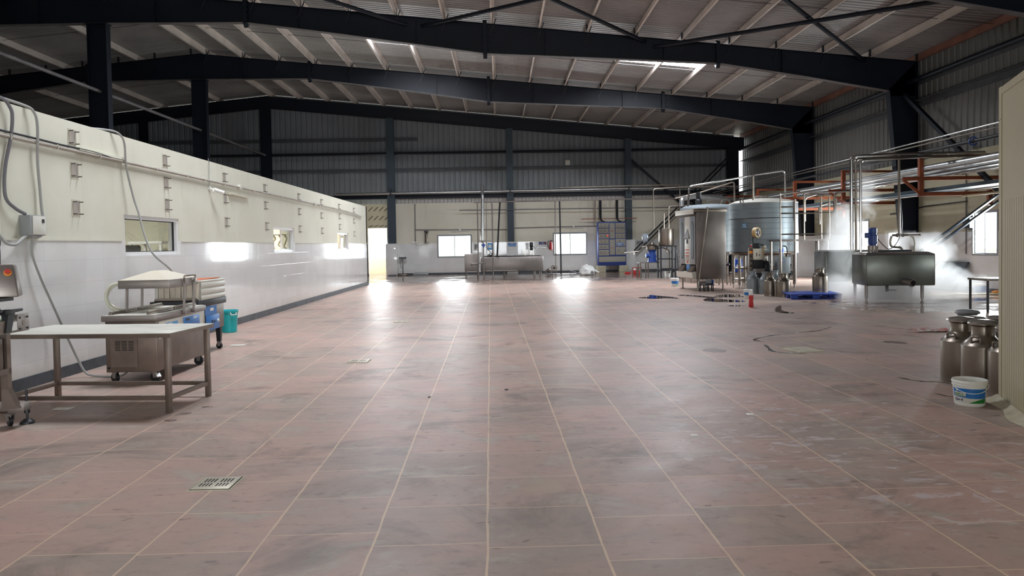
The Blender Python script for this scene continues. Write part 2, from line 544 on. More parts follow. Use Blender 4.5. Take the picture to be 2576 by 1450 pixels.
def glass_mat(name, tint, refl):
    k = NT(name)
    tr = k.n.new('ShaderNodeBsdfTransparent'); tr.inputs[0].default_value = tint
    gl = k.n.new('ShaderNodeBsdfGlossy'); gl.inputs['Roughness'].default_value = 0.02
    mx = k.n.new('ShaderNodeMixShader'); mx.inputs[0].default_value = refl
    k.l.new(tr.outputs[0], mx.inputs[1]); k.l.new(gl.outputs[0], mx.inputs[2]); k.l.new(mx.outputs[0], k.out.inputs[0])
    return k.m
M['glass'] = glass_mat('window_glass', (0.93, 0.95, 0.95, 1), 0.08)
M['glass_room'] = glass_mat('room_window_glass', (0.75, 0.78, 0.77, 1), 0.14)
M['glass_dark'] = pm('dark_oval_window', '2C3136', 0.4, spec=0.3)
def emit(name, col, st):
    k = NT(name); k.b.inputs['Base Color'].default_value = lin(col); k.b.inputs['Emission Color'].default_value = lin(col); k.b.inputs['Emission Strength'].default_value = st
    return k.m
M['skylight'] = emit('daylit_translucent_sheet', 'F1F6FF', SKY_EMIT)
M['tubeoff'] = pm('unlit_tube_fitting', 'BDB6A2', 0.4)
M['ledred'] = emit('red_pilot_lamp', 'FF3322', 1.2)

# ------------------------------------------------------------------ building shell
RX, LX, RIDGE = 13.9, -39.64, -12.87
YF, YB = -9.0, 41.7
def rtop(x):           # rafter top line
    return 8.8 - 0.1 * x if x >= RIDGE else 10.087 - 0.1 * (RIDGE - x)
def struct(name, mb, m, label=None, parent=None, **k):
    o = mb.build(name, m, parent, **k)
    if parent is None:
        o['kind'] = 'structure'
        if label: o['label'] = label
    return o

struct('floor', MB().box(LX - .3, RX + .3, YF, 43.2, -0.1, 0.0), M['floor'], 'red stone slab floor of the hall with pale joints')
struct('ground', MB().box(-90, 70, -60, 120, -0.3, -0.12), M['exground'], 'pale concrete yard outside the hall')

def cells(mb, u0, u1, z0, z1, holes, put):
    us = sorted({u0, u1} | {h[0] for h in holes} | {h[1] for h in holes})
    zs = sorted({z0, z1} | {h[2] for h in holes} | {h[3] for h in holes})
    us = [u for u in us if u0 <= u <= u1]; zs = [z for z in zs if z0 <= z <= z1]
    for a, b in zip(us, us[1:]):
        for c, d in zip(zs, zs[1:]):
            if any(h[0] <= (a + b) / 2 <= h[1] and h[2] <= (c + d) / 2 <= h[3] for h in holes):
                continue
            put(a, b, c, d)
    return mb
BH = [(-3.49, -1.54, .94, 2.235), (3.03, 4.965, .96, 2.25), (-7.35, -6.3, 0, 2.66)]
RH = [(20.36, 21.5, 1.06, 2.36), (27.55, 29.16, 1.09, 2.34), (12.0, 13.2, 1.06, 2.36), (3.8, 5.0, 1.06, 2.36)]
LH = [(11.2, 13.1, 1.535, 2.155), (18.54, 20.42, 1.515, 2.155), (25.8, 27.66, 1.51, 2.135)]
DADO = 1.765
mb = MB(); cells(mb, LX, RX + .1, DADO, 4.02, BH, lambda a, b, c, d: mb.box(a, b, YB, YB + .25, c, d))
struct('wall_back', mb, M['plaster_back'], 'cream plastered back wall above the white tiles', smooth=False)
mb = MB(); cells(mb, LX, RX + .1, 0, DADO, BH, lambda a, b, c, d: mb.box(a, b, YB - .012, YB + .25, c, d))
struct('wall_back_tiles', mb, M['tile'], 'white glazed tile dado of the back wall', smooth=False)
mb = MB(); cells(mb, YF, YB, DADO, 4.15, RH, lambda a, b, c, d: mb.box(RX, RX + .25, a, b, c, d))
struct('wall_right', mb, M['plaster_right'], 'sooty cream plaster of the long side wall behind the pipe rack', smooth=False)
mb = MB(); cells(mb, YF, YB, 0, DADO, RH, lambda a, b, c, d: mb.box(RX - .012, RX + .25, a, b, c, d))
struct('wall_right_tiles', mb, M['tile'], 'white glazed tile dado behind the steaming vat', smooth=False)
# cladding
def clad(mb, u0, u1, zt, zb, put, pitch=0.3, dep=0.035):
    n = int((u1 - u0) / pitch)
    prof = []
    for i in range(n + 1):
        u = u0 + i * pitch
        for du, dd in ((0, 0), (.19, 0), (.215, dep), (.275, dep)):
            if u + du < u1: prof.append((u + du, dd))
    prof.append((u1, 0))
    for (a, da), (b, db) in zip(prof, prof[1:]):
        mb.poly([put(a, da, zb), put(b, db, zb), put(b, db, zt(b)), put(a, da, zt(a))])
    return mb
YC = 42.5
struct('wall_back_cladding', clad(MB(), LX, 13.6, lambda x: rtop(x) + .25, 3.95, lambda u, d, z: (u, YC + d, z)), M['clad_back'], 'dark ribbed cladding high on the back wall', smooth=False)
XC = RX + .08
struct('wall_right_cladding', clad(MB(), YF, 42.2, lambda y: rtop(RX) + .26, 3.95, lambda u, d, z: (XC + d, u, z)), M['clad'], 'grey ribbed cladding high on the side wall with a bright gap at the corner', smooth=False)
struct('wall_far_left_cladding', clad(MB(), YF, YC, lambda y: rtop(LX) + .2, 0, lambda u, d, z: (LX - .05 - d, u, z)), M['clad'], 'ribbed cladding of the far side of the hall', smooth=False)
mb = MB(); cells(mb, LX, RX + .2, 0, 7.4, [(-3, 8, 0, 5)], lambda a, b, c, d: mb.box(a, b, YF - .2, YF, c, d))
mb.prism([(LX, 7.4), (RX + .2, 7.4), (RX + .2, rtop(RX) + .2), (RIDGE, rtop(RIDGE) + .2), (LX, rtop(LX) + .2)], 'Y', YF - .2, YF)
struct('wall_front', mb, M['plaster'], 'front wall with the wide entrance', smooth=False)
# roof sheeting with openings for the daylight sheets
PUR = [RX - 1.555 * i for i in range(18)]
SKYX = [(PUR[12], PUR[11]), (PUR[11], PUR[10]), (PUR[6], PUR[5]), (PUR[5], PUR[4])]
SKYY = [(10.8, 12.8), (26.4, 28.5)]
def skies(p): return SKYY if p[0] < 0 else SKYY[1:]
def roofz(x): return rtop(x) + .265
def rsheet(mb, x0, x1, y0, y1, pitch=.2, dep=.028):
    n = max(1, int(math.ceil((y1 - y0) / pitch - 1e-6)))
    prof = []
    for i in range(n):
        for du, dd in ((0, 0), (.115, 0), (.135, dep), (.18, dep)):
            if y0 + i * pitch + du < y1: prof.append((y0 + i * pitch + du, dd))
    prof.append((y1, 0))
    for (a, da), (b, db) in zip(prof, prof[1:]):
        mb.poly([(x0, a, roofz(x0) + da), (x1, a, roofz(x1) + da), (x1, b, roofz(x1) + db), (x0, b, roofz(x0) + db)])
    return mb
mb = MB()
cuts = sorted({RIDGE, 14.3} | {x for p in SKYX for x in p})
for a, b in zip(cuts, cuts[1:]):
    if (a, b) in SKYX:
        ys = [YF - .3] + [y for p in skies((a, b)) for y in p] + [43.0]
        for i in range(0, len(ys), 2): rsheet(mb, a, b, ys[i], ys[i + 1])
    else:
        rsheet(mb, a, b, YF - .3, 43.0)
rsheet(mb, LX - .3, RIDGE, YF - .3, 43.0)
struct('ceiling', mb, M['sheet'], 'corrugated metal roof sheeting over steel purlins', smooth=False)
n = 0
for (a, b) in SKYX:
    for (c, d) in skies((a, b)):
        n += 1
        struct('roof_window_%d' % n, rsheet(MB(), a, b, c, d), M['skylight'], 'translucent roof sheet letting in white daylight', smooth=False)

# ------------------------------------------------------------------ steel frames
RB = [(RIDGE, 9.0), (-8.1, 8.97), (-5.17, 8.58), (-.35, 7.87), (3.3, 7.68), (7.29, 7.46), (10.2, 6.98), (12.94, 6.48)]
def mirror(p): return (2 * RIDGE - p[0], p[1])
cleat_me = None
def rafter(t, side, label_fl=True):
    f = (lambda p: p) if side > 0 else mirror
    top = [f((RIDGE, rtop(RIDGE))), f((13.86, 7.414))]
    bot = [f(p) for p in RB]
    poly = [top[0], top[1], f((13.86, 6.3)), f((12.96, 6.3))] + bot[::-1]
    mb = MB().prism(poly, 'Y', -.006, .006)
    o = mb.build('rafter', M['steel'], t, smooth=False)
    fl = MB()
    for a, b in zip(bot, bot[1:]):
        fl.bar((a[0], 0, a[1] - .008), (b[0], 0, b[1] - .008), .22, .016)
    fl.build('bottom_flange', M['flange'], t, smooth=False)
    fl = MB().bar((top[0][0], 0, top[0][1]), (top[1][0], 0, top[1][1]), .22, .016)
    fl.build('top_flange', M['steel'], t, smooth=False)
    for x in (-8.1, -.35, 7.29):
        zt = rtop(x); zb = [p[1] for p in RB if abs(p[0] - x) < .1][0]
        a = [(-.13, zb - .04), (0, zb - .16), (.13, zb - .04), (.13, zt + .04), (0, zt + .14), (-.13, zt + .04)]
        xx = f((x, 0))[0]
        sp = MB().prism(a, 'X', xx - .065, xx + .065)
        for k in range(4):
            zz = zb + (zt - zb) * (k + .5) / 4
            for sy in (-.08, .08):
                sp.cyl((xx - .105, sy, zz), (xx + .105, sy, zz), .024, n=6)
        sp.build('splice_plate', M['steel'], t, smooth=False)
    for x in (-11.0, -6.4, -2.6, 1.6, 5.5, 9.4):
        zt = rtop(x)
        for (x0, z0), (x1, z1) in zip(RB, RB[1:]):
            if x0 <= x <= x1: zb = z0 + (z1 - z0) * (x - x0) / (x1 - x0)
        xx = f((x, 0))[0]
        MB().box(xx - .006, xx + .006, -.1, .1, zb, zt).build('stiffener', M['steel'], t, smooth=False)
    for x in PUR:
        xx = f((x - .02, 0))[0]
        MB().box(xx - .03, xx + .03, -.09, -.02, rtop(x), rtop(x) + .26).build('purlin_cleat', M['blackmetal'], t, smooth=False)
        if side > 0 and x < 13:
            MB().bar((xx + .14, -.03, rtop(x) + .2), (xx - .08, -.04, rtop(x) - .35), .03, .03).build('flange_brace', M['blackmetal'], t, smooth=False)
def outer_column(t, side):
    f = (lambda p: p) if side > 0 else mirror
    MB().prism([f((13.88, 0)), f((13.88, 7.41)), f((12.94, 6.49)), f((13.5, 0))], 'Y', -.006, .006).build('column', M['steel'], t, smooth=False)
    fl = MB()
    a, b = f((12.94, 6.49)), f((13.5, 0))
    fl.bar((a[0], 0, a[1]), (b[0], 0, b[1]), .26, .016, upv=(1, 0, 0))
    a, b = f((13.88, 7.41)), f((13.88, 0))
    fl.bar((a[0], 0, a[1]), (b[0], 0, b[1]), .26, .016, upv=(1, 0, 0))
    fl.build('column_flange', M['steel'], t, smooth=False)
def inner_column(t, z1):
    mb = MB().box(RIDGE - .3, RIDGE + .3, -.006, .006, 0, z1)
    mb.box(RIDGE - .31, RIDGE - .295, -.14, .14, 0, z1).box(RIDGE + .295, RIDGE + .31, -.14, .14, 0, z1)
    mb.box(RIDGE - .36, RIDGE + .36, -.16, .16, z1 - .02, z1)
    mb.build('inner_column', M['steel'], t, smooth=False)
FR = [(-.3, 'over the entrance end'), (8.2, 'over the work table'), (16.8, 'in front of the nearest visible one'), (24.4, 'nearest in view, crossing above the steaming vat'), (32.5, 'second in view, crossing above the big tank')]
for y, w in FR:
    t = thing('portal_frame', 'blue-black steel portal frame, ' + w, 'steel frame', (0, y, 0), 0, 'portal frames', 'structure')
    rafter(t, 1); outer_column(t, 1)
    if y > 20:
        rafter(t, -1)
    outer_column(t, -1); inner_column(t, 8.98)
# end wall frame
t = thing('end_wall_frame', 'dark steel frame against the back wall cladding', 'steel frame', (0, 41.5, 0), 0, None, 'structure')
for f in ((lambda p: p), mirror):
    a, b, c, d = f((RIDGE, 10.087)), f((13.86, 7.414)), f((13.86, 6.75)), f((RIDGE, 9.43))
    mb = MB().prism([a, b, c, d], 'Y', -.006, .006)
    mb.build('rafter', M['steel'], t, smooth=False)
    MB().bar((d[0], 0, d[1]), (c[0], 0, c[1]), .2, .016).build('bottom_flange', M['steel'], t, smooth=False)
for x, w in ((RIDGE, .55), (-5.98, .42), (.66, .36), (7.29, .36), (-19.6, .4), (13.19, .62)):
    zb = DADO + .02 if x > -7 and x < 10 else 0
    zt = rtop(x) - .64
    mb = MB().box(x - w / 2, x + w / 2, -.15, -.135, zb, zt).box(x - w / 2, x + w / 2, .135, .15, zb, zt).box(x - .006, x + .006, -.14, .14, zb, zt)
    if x > 13: mb.box(x - w / 2, x - w / 2 + .015, -.15, .15, zb, zt).box(x + w / 2 - .015, x + w / 2, -.15, .15, zb, zt)
    mb.build('wind_column', M['steel2'] if zb else M['steel'], t, smooth=False)
# purlins
for i, x in enumerate(PUR):
    z = rtop(x)
    mb = MB().box(x - .003, x + .003, YF, 42.4, z + .005, z + .255).box(x - .003, x + .065, YF, 42.4, z + .249, z + .255).box(x - .065, x + .003, YF, 42.4, z + .005, z + .011)
    struct('roof_purlin', mb, M['purlin_red'] if i == 0 else M['purlin'], 'long galvanised roof purlin under the ceiling sheets, number %d counted from the pipe rack side' % (i + 1), smooth=False)
for i in range(2, 17, 2):
    x = RIDGE - 1.555 * i + .5; z = rtop(x)
    mb = MB().box(x - .003, x + .003, YF, 42.4, z + .005, z + .255).box(x - .065, x + .003, YF, 42.4, z + .005, z + .011)
    struct('roof_purlin', mb, M['purlin_red'] if i == 8 else M['purlin'], 'roof purlin on the slope beyond the low room, number %d past the ridge' % (i // 2), smooth=False)
for i, y in enumerate((4.0, 12.5, 20.6, 28.45, 37.0)):
    mb = MB()
    for a, b in ((RIDGE, RX), (LX, RIDGE)):
        mb.tube([(a, y, rtop(a) + .14), (b, y, rtop(b) + .14)], .008, 5)
    struct('sag_rod', mb, M['blackmetal'], 'thin dark sag rod running across the purlins, line %d from the entrance' % (i + 1))
# girts on the walls
for z, zz in ((6.85, 'top'), (6.12, 'upper')):
    mb = MB().box(RX - .17, RX + .06, YF, 41.9, z, z + .012).box(RX + .05, RX + .062, YF, 41.9, z - .2, z + .012).box(RX - .17, RX - .16, YF, 41.9, z - .03, z + .012)
    struct('wall_girt', mb, M['girt'], 'grey %s horizontal girt along the side wall cladding' % zz, smooth=False)
struct('eave_strut', MB().tube([(RX - .3, YF, 6.72), (RX - .3, 41.5, 6.72)], .07, 10), M['steel'], 'dark tube strut along the side wall under the eaves')
struct('crane_rail_tube', MB().tube([(RIDGE, YF, 6.81), (RIDGE, 41.4, 6.81)], .055, 10), M['flange'], 'long grey tube running between the inner columns above the low room')
for z, x0, x1, w in ((7.75, LX, -4.55, 'highest short'), (6.98, LX, RX - .4, 'second'), (6.03, LX, RX - .4, 'third')):
    mb = MB().box(x0, x1, 42.25, 42.48, z, z + .012).box(x0, x1, 42.25, 42.262, z - .16, z + .012)
    struct('wall_girt', mb, M['girt'], 'grey horizontal girt on the back cladding, the %s from the roof' % w, smooth=False)
struct('tie_tube', MB().tube([(LX, 41.5, 6.8), (RX - .6, 41.5, 6.8)], .065, 10), M['steel'], 'dark horizontal tube across the back wall between the wind columns')
struct('wall_girt', MB().box(-39, RX - .4, 41.62, 41.86, 4.29, 4.52), M['steel'], 'deep dark beam across the back wall just under the silver pipe', smooth=False)
# wind bracing
def chan(mb, a, b, g=.09, w=.07):
    a, b = Vector(a), Vector(b)
    d = (b - a).normalized()
    s = d.cross(Vector((0, 1, 0)) if abs(d.y) < .3 else Vector((1, 0, 0))).normalized() * g
    return mb.bar(a + s, b + s, w, w).bar(a - s, b - s, w, w)
struct('wall_brace', chan(MB(), (7.6, 41.3, 1.1), (13.15, 41.3, 6.45)), M['steel'], 'double dark diagonal brace rising across the back wall to the far corner', smooth=False)
struct('wall_brace', MB().bar((7.45, 41.42, 6.25), (13.15, 41.42, 1.2), .12, .12), M['steel'], 'single dark diagonal brace falling across the back wall', smooth=False)
struct('wall_brace', chan(MB(), (13.35, 23.4, 1.02), (13.35, 17.4, 3.55), .085, .06), M['steel'], 'double dark diagonal brace dropping into the steam beside the vat', smooth=False)
struct('wall_brace', MB().bar((13.4, 24.2, 6.3), (13.4, 17.2, 1.0), .12, .12), M['steel'], 'single diagonal brace on the side wall behind the pipe rack', smooth=False)
for i, (a, b) in enumerate((((5.2, 24.35), (12.3, 16.85)), ((12.15, 24.35), (5.2, 16.85)), ((-2.4, 24.35), (5.1, 16.85)), ((4.9, 24.35), (-2.6, 16.85)), ((-2.9, 24.35), (-11.3, 16.85)))):
    dz = .12 if i % 2 else .26
    struct('roof_brace', MB().tube([(a[0], a[1], rtop(a[0]) - dz), (b[0], b[1], rtop(b[0]) - dz)], .062, 10), M['steel'], 'dark round roof brace, number %d from the pipe rack side of the near bay' % (i + 1))
# tiled pillars
for x, y, lab in ((-6.02, 41.52, 'white tiled pillar beside the back doorway'), (.72, 41.52, 'white tiled pillar with a blue sign behind the long vat'), (7.3, 41.52, 'white tiled pillar beside the switchboard')):
    struct('trim_pillar', MB().box(x - .31, x + .31, y - .22, y + .17, 0, DADO + .01, bev=.008), M['tile'], lab)
for y in (24.4, 32.5, 16.8):
    struct('trim_pillar', MB().box(13.12, RX - .01, y - .3, y + .3, 0, DADO + .01), M['tile'], 'white tiled pillar casing at the foot of a side wall column', smooth=False)
struct('trim_pillar', MB().box(13.1, RX - .01, 41.0, YB - .02, 0, DADO + .01), M['tile'], 'white tiled corner pillar at the far end', smooth=False)
struct('trim_lit_back_sheet', clad(MB(), -5.7, RX, lambda x: 4.4, 3.98, lambda u, d, z: (u, YB + .12 + d, z), .22), M['strip'], 'ribbed strip coloured pale for daylight between the cream back wall and the dark beam', smooth=False)  # added cladding piece, its paler colour stands in for daylight on the ribs
# skirtings
mb = MB().box(LX, -7.35, YB - .03, YB - .012, 0, .1).box(-6.3, RX, YB - .03, YB - .012, 0, .1)
struct('baseboard_back', mb, M['plinth'], 'black stone skirting along the back wall', smooth=False)
struct('baseboard_right', MB().box(RX - .03, RX - .012, YF, YB, 0, .13), M['plinth'], 'black stone skirting along the side wall', smooth=False)

# ------------------------------------------------------------------ low room on the other side of the hall
WX = -5.62
YE = 31.6
mb = MB(); cells(mb, YF, YE, DADO, 3.33, LH, lambda a, b, c, d: mb.box(WX - .2, WX, a, b, c, d))
struct('wall_left', mb, M['plaster'], 'long cream partition wall with three small windows', smooth=False)
mb = MB(); cells(mb, YF, YE, 0, DADO, LH, lambda a, b, c, d: mb.box(WX - .2, WX + .012, a, b, c, d))
struct('wall_left_tiles', mb, M['tile'], 'glossy white tile dado of the long partition wall', smooth=False)
struct('trim_left', MB().box(WX + .012, WX + .022, YF, 11.1, DADO - .012, DADO + .012).box(WX + .012, WX + .022, 13.15, 18.5, DADO - .012, DADO + .012).box(WX + .012, WX + .022, 20.5, 25.75, DADO - .012, DADO + .012).box(WX + .012, WX + .022, 27.7, YE, DADO - .012, DADO + .012), M['plaster'], 'rough cream edge strip on top of the tiles', smooth=False)
struct('baseboard_left', MB().box(WX + .012, WX + .03, YF, YE, 0, .14), M['plinth'], 'dark grey stone skirting of the partition wall', smooth=False)
struct('wall_left_end', MB().box(-12.2, WX, YE - .2, YE, DADO, 3.33), M['plaster'], 'end wall of the low room', smooth=False)
struct('wall_left_end_tiles', MB().box(-12.2, WX + .012, YE - .2, YE + .012, 0, DADO), M['tile'], 'tiled foot of the low room end wall', smooth=False)
struct('wall_room_far', MB().box(-12.4, -12.2, YF, YE, 0, 3.33), M['plaster'], 'far wall of the low room', smooth=False)
struct('ceiling_room', MB().box(-12.3, WX - .05, YF, YE - .05, 3.2, 3.3), M['plaster'], 'slab over the low room', smooth=False)
struct('wall_room_cross_1', MB().box(-12.2, WX - .2, 16.2, 16.35, 0, 3.2), M['plaster'], 'grey cross wall seen through the first small window', smooth=False)
struct('wall_room_cross_2', MB().box(-12.2, WX - .2, 23.0, 23.15, 0, 3.2), M['plaster'], 'cream cross wall seen through the second small window', smooth=False)
for y0, w in ((12.5, 420), (20.5, 420), (27.5, 700)):
    lamp('room_fill', (-8.6, y0, 3.15), (-8.6, y0, 0), 1.2, 1.6, w, (1.0, 0.97, 0.9))  # added fill lights without fittings, brighten the rooms behind the small windows
def wframe(mb, u0, u1, z0, z1, d0, d1, w, axis):
    f = (lambda a, b, c, d: mb.box(d0, d1, a, b, c, d)) if axis == 'X' else (lambda a, b, c, d: mb.box(a, b, d0, d1, c, d))
    f(u0, u1, z0, z0 + w); f(u0, u1, z1 - w, z1); f(u0, u0 + w, z0 + w, z1 - w); f(u1 - w, u1, z0 + w, z1 - w)
    return mb
for n, (u0, u1, z0, z1) in enumerate(LH):
    t = thing('window_%d' % (n + 1), ['white framed window nearest the work table', 'half open white framed window in the middle of the partition', 'white framed window near the far end of the partition'][n], 'window', (WX, 0, 0), 0, None, 'structure')
    wframe(MB(), u0, u1, z0, z1, -.16, -.02, .055, 'X').build('window_frame', M['frame_white'], t, smooth=False)
    um = u0 + (u1 - u0) * (.5 if n else .97)
    if n == 0:
        wframe(MB(), u0 + .055, u1 - .055, z0 + .055, z1 - .055, -.1, -.07, .012, 'X').build('gasket', M['black'], t, smooth=False)
        MB().box(-.088, -.082, u0 + .06, u1 - .06, z0 + .06, z1 - .06).build('pane', M['glass_room'], t, smooth=False)
    else:
        wframe(MB(), um, u1 - .055, z0 + .055, z1 - .055, -.12, -.08, .03, 'X').build('sash', M['frame_white'], t, smooth=False)
        MB().box(-.103, -.097, um + .03, u1 - .085, z0 + .085, z1 - .085).build('pane', M['glass_room'], t, smooth=False)
def outwin(n, u0, u1, z0, z1, axis, d, label, open_=True):
    t = thing('window_%d' % n, label, 'window', (0, d, 0) if axis == 'Y' else (d, 0, 0), 0, None, 'structure')
    wframe(MB(), u0, u1, z0, z1, -.02, .08, .05, axis).build('window_frame', M['grey'], t, smooth=False)
    um = (u0 + u1) / 2
    for a, b, off in ((u0 + .05, um + .02, .0), (um - .02, u1 - .05, .035)):
        wframe(MB(), a, b, z0 + .05, z1 - .05, off, off + .03, .032, axis).build('sash', M['grey'], t, smooth=False)
        g = MB()
        if axis == 'Y': g.box(a + .03, b - .03, off + .012, off + .018, z0 + .08, z1 - .08)
        else: g.box(off + .012, off + .018, a + .03, b - .03, z0 + .08, z1 - .08)
        g.build('pane', M['glass'], t, smooth=False)
outwin(4, *BH[0], 'Y', YB, 'bright two-pane sliding window to the left of the long vat')
outwin(5, *BH[1], 'Y', YB, 'bright two-pane sliding window between fire extinguisher and switchboard')
outwin(6, *RH[0], 'X', RX, 'bright sliding window beside the black wall box')
outwin(7, *RH[1], 'X', RX, 'bright window partly hidden by steam behind the vat')
outwin(8, *RH[2], 'X', RX, 'side wall window hidden behind the beige cold room')
outwin(9, *RH[3], 'X', RX, 'side wall window nearest the entrance')
# back doorway: cream panel over it and a parapet outside
struct('trim_door', MB().box(-7.42, -7.35, YB - .03, YB + .02, 0, 2.72).box(-7.35, -6.25, YB - .03, YB + .02, 2.66, 2.72), M['door_cream'], 'cream trim round the back doorway', smooth=False)
struct('trim_parapet', MB().box(-7.9, -5.9, 43.35, 43.5, -.12, .93), M['door_cream'], 'low cream parapet outside the back doorway', smooth=False)
struct('wall_over_door', MB().box(-7.6, -6.22, YB - .04, YB - .005, 2.72, 3.98), M['door_cream'], 'cream panel above the back doorway with rods for brackets and their shadows', smooth=False)

# ------------------------------------------------------------------ near left: table, packing machines, bin
def caster(parent, x, y, r=.06, rz=0, name='caster'):
    c, s_ = math.cos(rz), math.sin(rz)
    mb = MB().cyl((x - .016 * s_ * 1, y - .016 * c, r), (x + .016 * s_, y + .016 * c, r), r, n=20)
    w = mb.build(name, M['black'], parent)
    f = MB().box(x - .03, x + .03, y - .035, y + .035, r * 2.05, r * 2.05 + .012)
    f.hexa([(x - .02, y - .028, r * .9), (x + .02, y - .028, r * .9), (x + .02, y - .022, r * .9), (x - .02, y - .022, r * .9), (x - .03, y - .028, r * 2.05), (x + .03, y - .028, r * 2.05), (x + .03, y - .022, r * 2.05), (x - .03, y - .022, r * 2.05)])
    f.hexa([(x - .02, y + .022, r * .9), (x + .02, y + .022, r * .9), (x + .02, y + .028, r * .9), (x - .02, y + .028, r * .9), (x - .03, y + .022, r * 2.05), (x + .03, y + .022, r * 2.05), (x + .03, y + .028, r * 2.05), (x - .03, y + .028, r * 2.05)])
    f.build('fork', M['ss_dull'], w)
    return w

t = thing('work_table', 'long stainless steel work table standing in front of the vacuum packing machine', 'table', (-4.115, 7.8, 0), -5.2)
MB().box(-.92, .92, -.45, .45, .75, .795, bev=.004).build('table_top', M['ss_top'], t)
MB().box(-.922, .922, -.452, -.446, .748, .79).box(-.922, .922, .446, .452, .748, .79).box(-.922, -.916, -.45, .45, .748, .79).box(.916, .922, -.45, .45, .748, .79).build('edge_band', M['ss_dark'], t, smooth=False)
for x in (-.865, .865):
    for y in (-.4, .4):
        MB().box(x - .025, x + .025, y - .025, y + .025, 0, .75, bev=.003).build('leg', M['ss_dark'], t)
for y in (-.4, .4):
    MB().box(-.84, .84, y - .018, y + .018, .125, .165).build('stretcher', M['ss_dark'], t, smooth=False)
for x in (-.865, .865):
    MB().box(x - .018, x + .018, -.375, .375, .125, .165).build('stretcher', M['ss_dark'], t, smooth=False)

# double chamber vacuum packer
t = thing('vacuum_packing_machine', 'stainless vacuum packing machine on casters with a raised lid, behind the table', 'packing machine', (-4.45, 9.72, 0), 0)
mb = MB().box(-.335, .28, -.72, .75, .135, .755, bev=.008)
mb.build('body', M['ss_dark'], t)
mb = MB().box(-.27, .05, -.728, -.719, .2, .7)
mb.build('access_panel', M['ss_dark'], t, smooth=False)
mb = MB()
for cx in (-.185, -.105, -.025):
    for k in range(7): mb.box(cx - .03, cx + .03, -.732, -.727, .40 + k * .018, .407 + k * .018)
mb.build('vent', M['hole'], t, smooth=False)
MB().cyl((-.3, -.719, .19), (-.3, -.727, .19), .012, n=14).build('cable_hole', M['hole'], t)
MB().box(-.36, .29, -.76, .78, .755, .825, bev=.005).build('deck', M['ss_dull'], t)
MB().box(-.345, .275, -.745, .765, .825, .829).build('deck_plate', M['ss_top'], t, smooth=False)
for x in (-.29, .17):
    for y0, y1 in ((-.68, -.03), (.02, .7)):
        mb = MB().box(x - .022, x + .022, y0, y1, .829, .85, bev=.003).box(x - .012, x + .012, y0, y1, .85, .87, bev=.003)
        b = mb.build('sealing_bar', M['ss'], t)
        MB().box(x - .008, x + .008, y0 + .01, y1 - .01, .87, .876).build('silicone_strip', M['hose'], b, smooth=False)
lid = MB()
x0, x1, y0, y1, zb, zt, za = -.34, .3, -.38, .48, 1.13, 1.235, 1.345
lid.box(x0, x1, y0, y1, zb, zt, bev=.006).build('lid_rim', M['ss_dull'], t)
lid = MB()
cx, cy_ = (x0 + x1) / 2, (y0 + y1) / 2
A = [(x0, y0, zt), (x1, y0, zt), (x1, y1, zt), (x0, y1, zt)]
B = [(cx - .05, cy_ - .12, za), (cx + .05, cy_ - .12, za), (cx + .05, cy_ + .12, za), (cx - .05, cy_ + .12, za)]
lid.hexa(A + B, bev=.012).build('lid', M['cream'], t)
for x, yy in ((.31, (.03, .33)), (-.28, (-.28, .12))):
    for y in yy:
        mb = MB().bar((x, y - .02, .78), (x, y + .01, 1.2 if x > 0 else 1.14), .016, .045, upv=(0, 1, 0))
        mb.cyl((x - .03, y + .01, 1.19), (x + .02, y + .01, 1.19), .022, n=12).cyl((x - .03, y - .02, .79), (x + .02, y - .02, .79), .022, n=12)
        mb.build('lid_arm', M['ss_dull'], t)
MB().tube(fillet([(.32, .02, 1.2), (.33, .0, 1.27), (.33, .36, 1.27), (.32, .34, 1.2)], .04), .013, 8).build('handle', M['ss'], t)
MB().tube(spline([(-.3, -.3, 1.2), (-.42, -.38, 1.18), (-.47, -.42, 1.05), (-.43, -.4, .9), (-.3, -.3, .835)]), .017, 8).tube(spline([(-.3, -.2, 1.2), (-.44, -.3, 1.16), (-.5, -.34, 1.02), (-.44, -.3, .9), (-.32, -.2, .835)]), .017, 8).build('vacuum_hose', M['hose'], t)
cp = MB().box(.281, .287, -.66, .68, .53, .735).build('control_panel', M['offwhite'], t, smooth=False)
MB().box(.287, .29, -.48, -.14, .57, .7).build('label', M['lblue'], cp, smooth=False)
MB().box(.29, .291, -.46, -.3, .62, .69).build('white_note', M['white'], cp, smooth=False)
MB().box(.287, .291, .03, .55, .56, .72, bev=.001).build('keypad', M['blue'], cp)
MB().box(.291, .293, .1, .22, .67, .7).build('display', M['black'], cp, smooth=False)
MB().box(.291, .293, .35, .45, .68, .7).build('keypad_print', M['white'], cp, smooth=False)
for x, y in ((-.27, -.64), (.22, -.64), (-.27, .66), (.22, .66)):
    caster(t, x, y, .062, .5 if x < 0 else 0)
MB().bar((.26, -.68, .11), (.3, -.72, .075), .05, .012).build('brake_lever', M['white'], t, smooth=False)

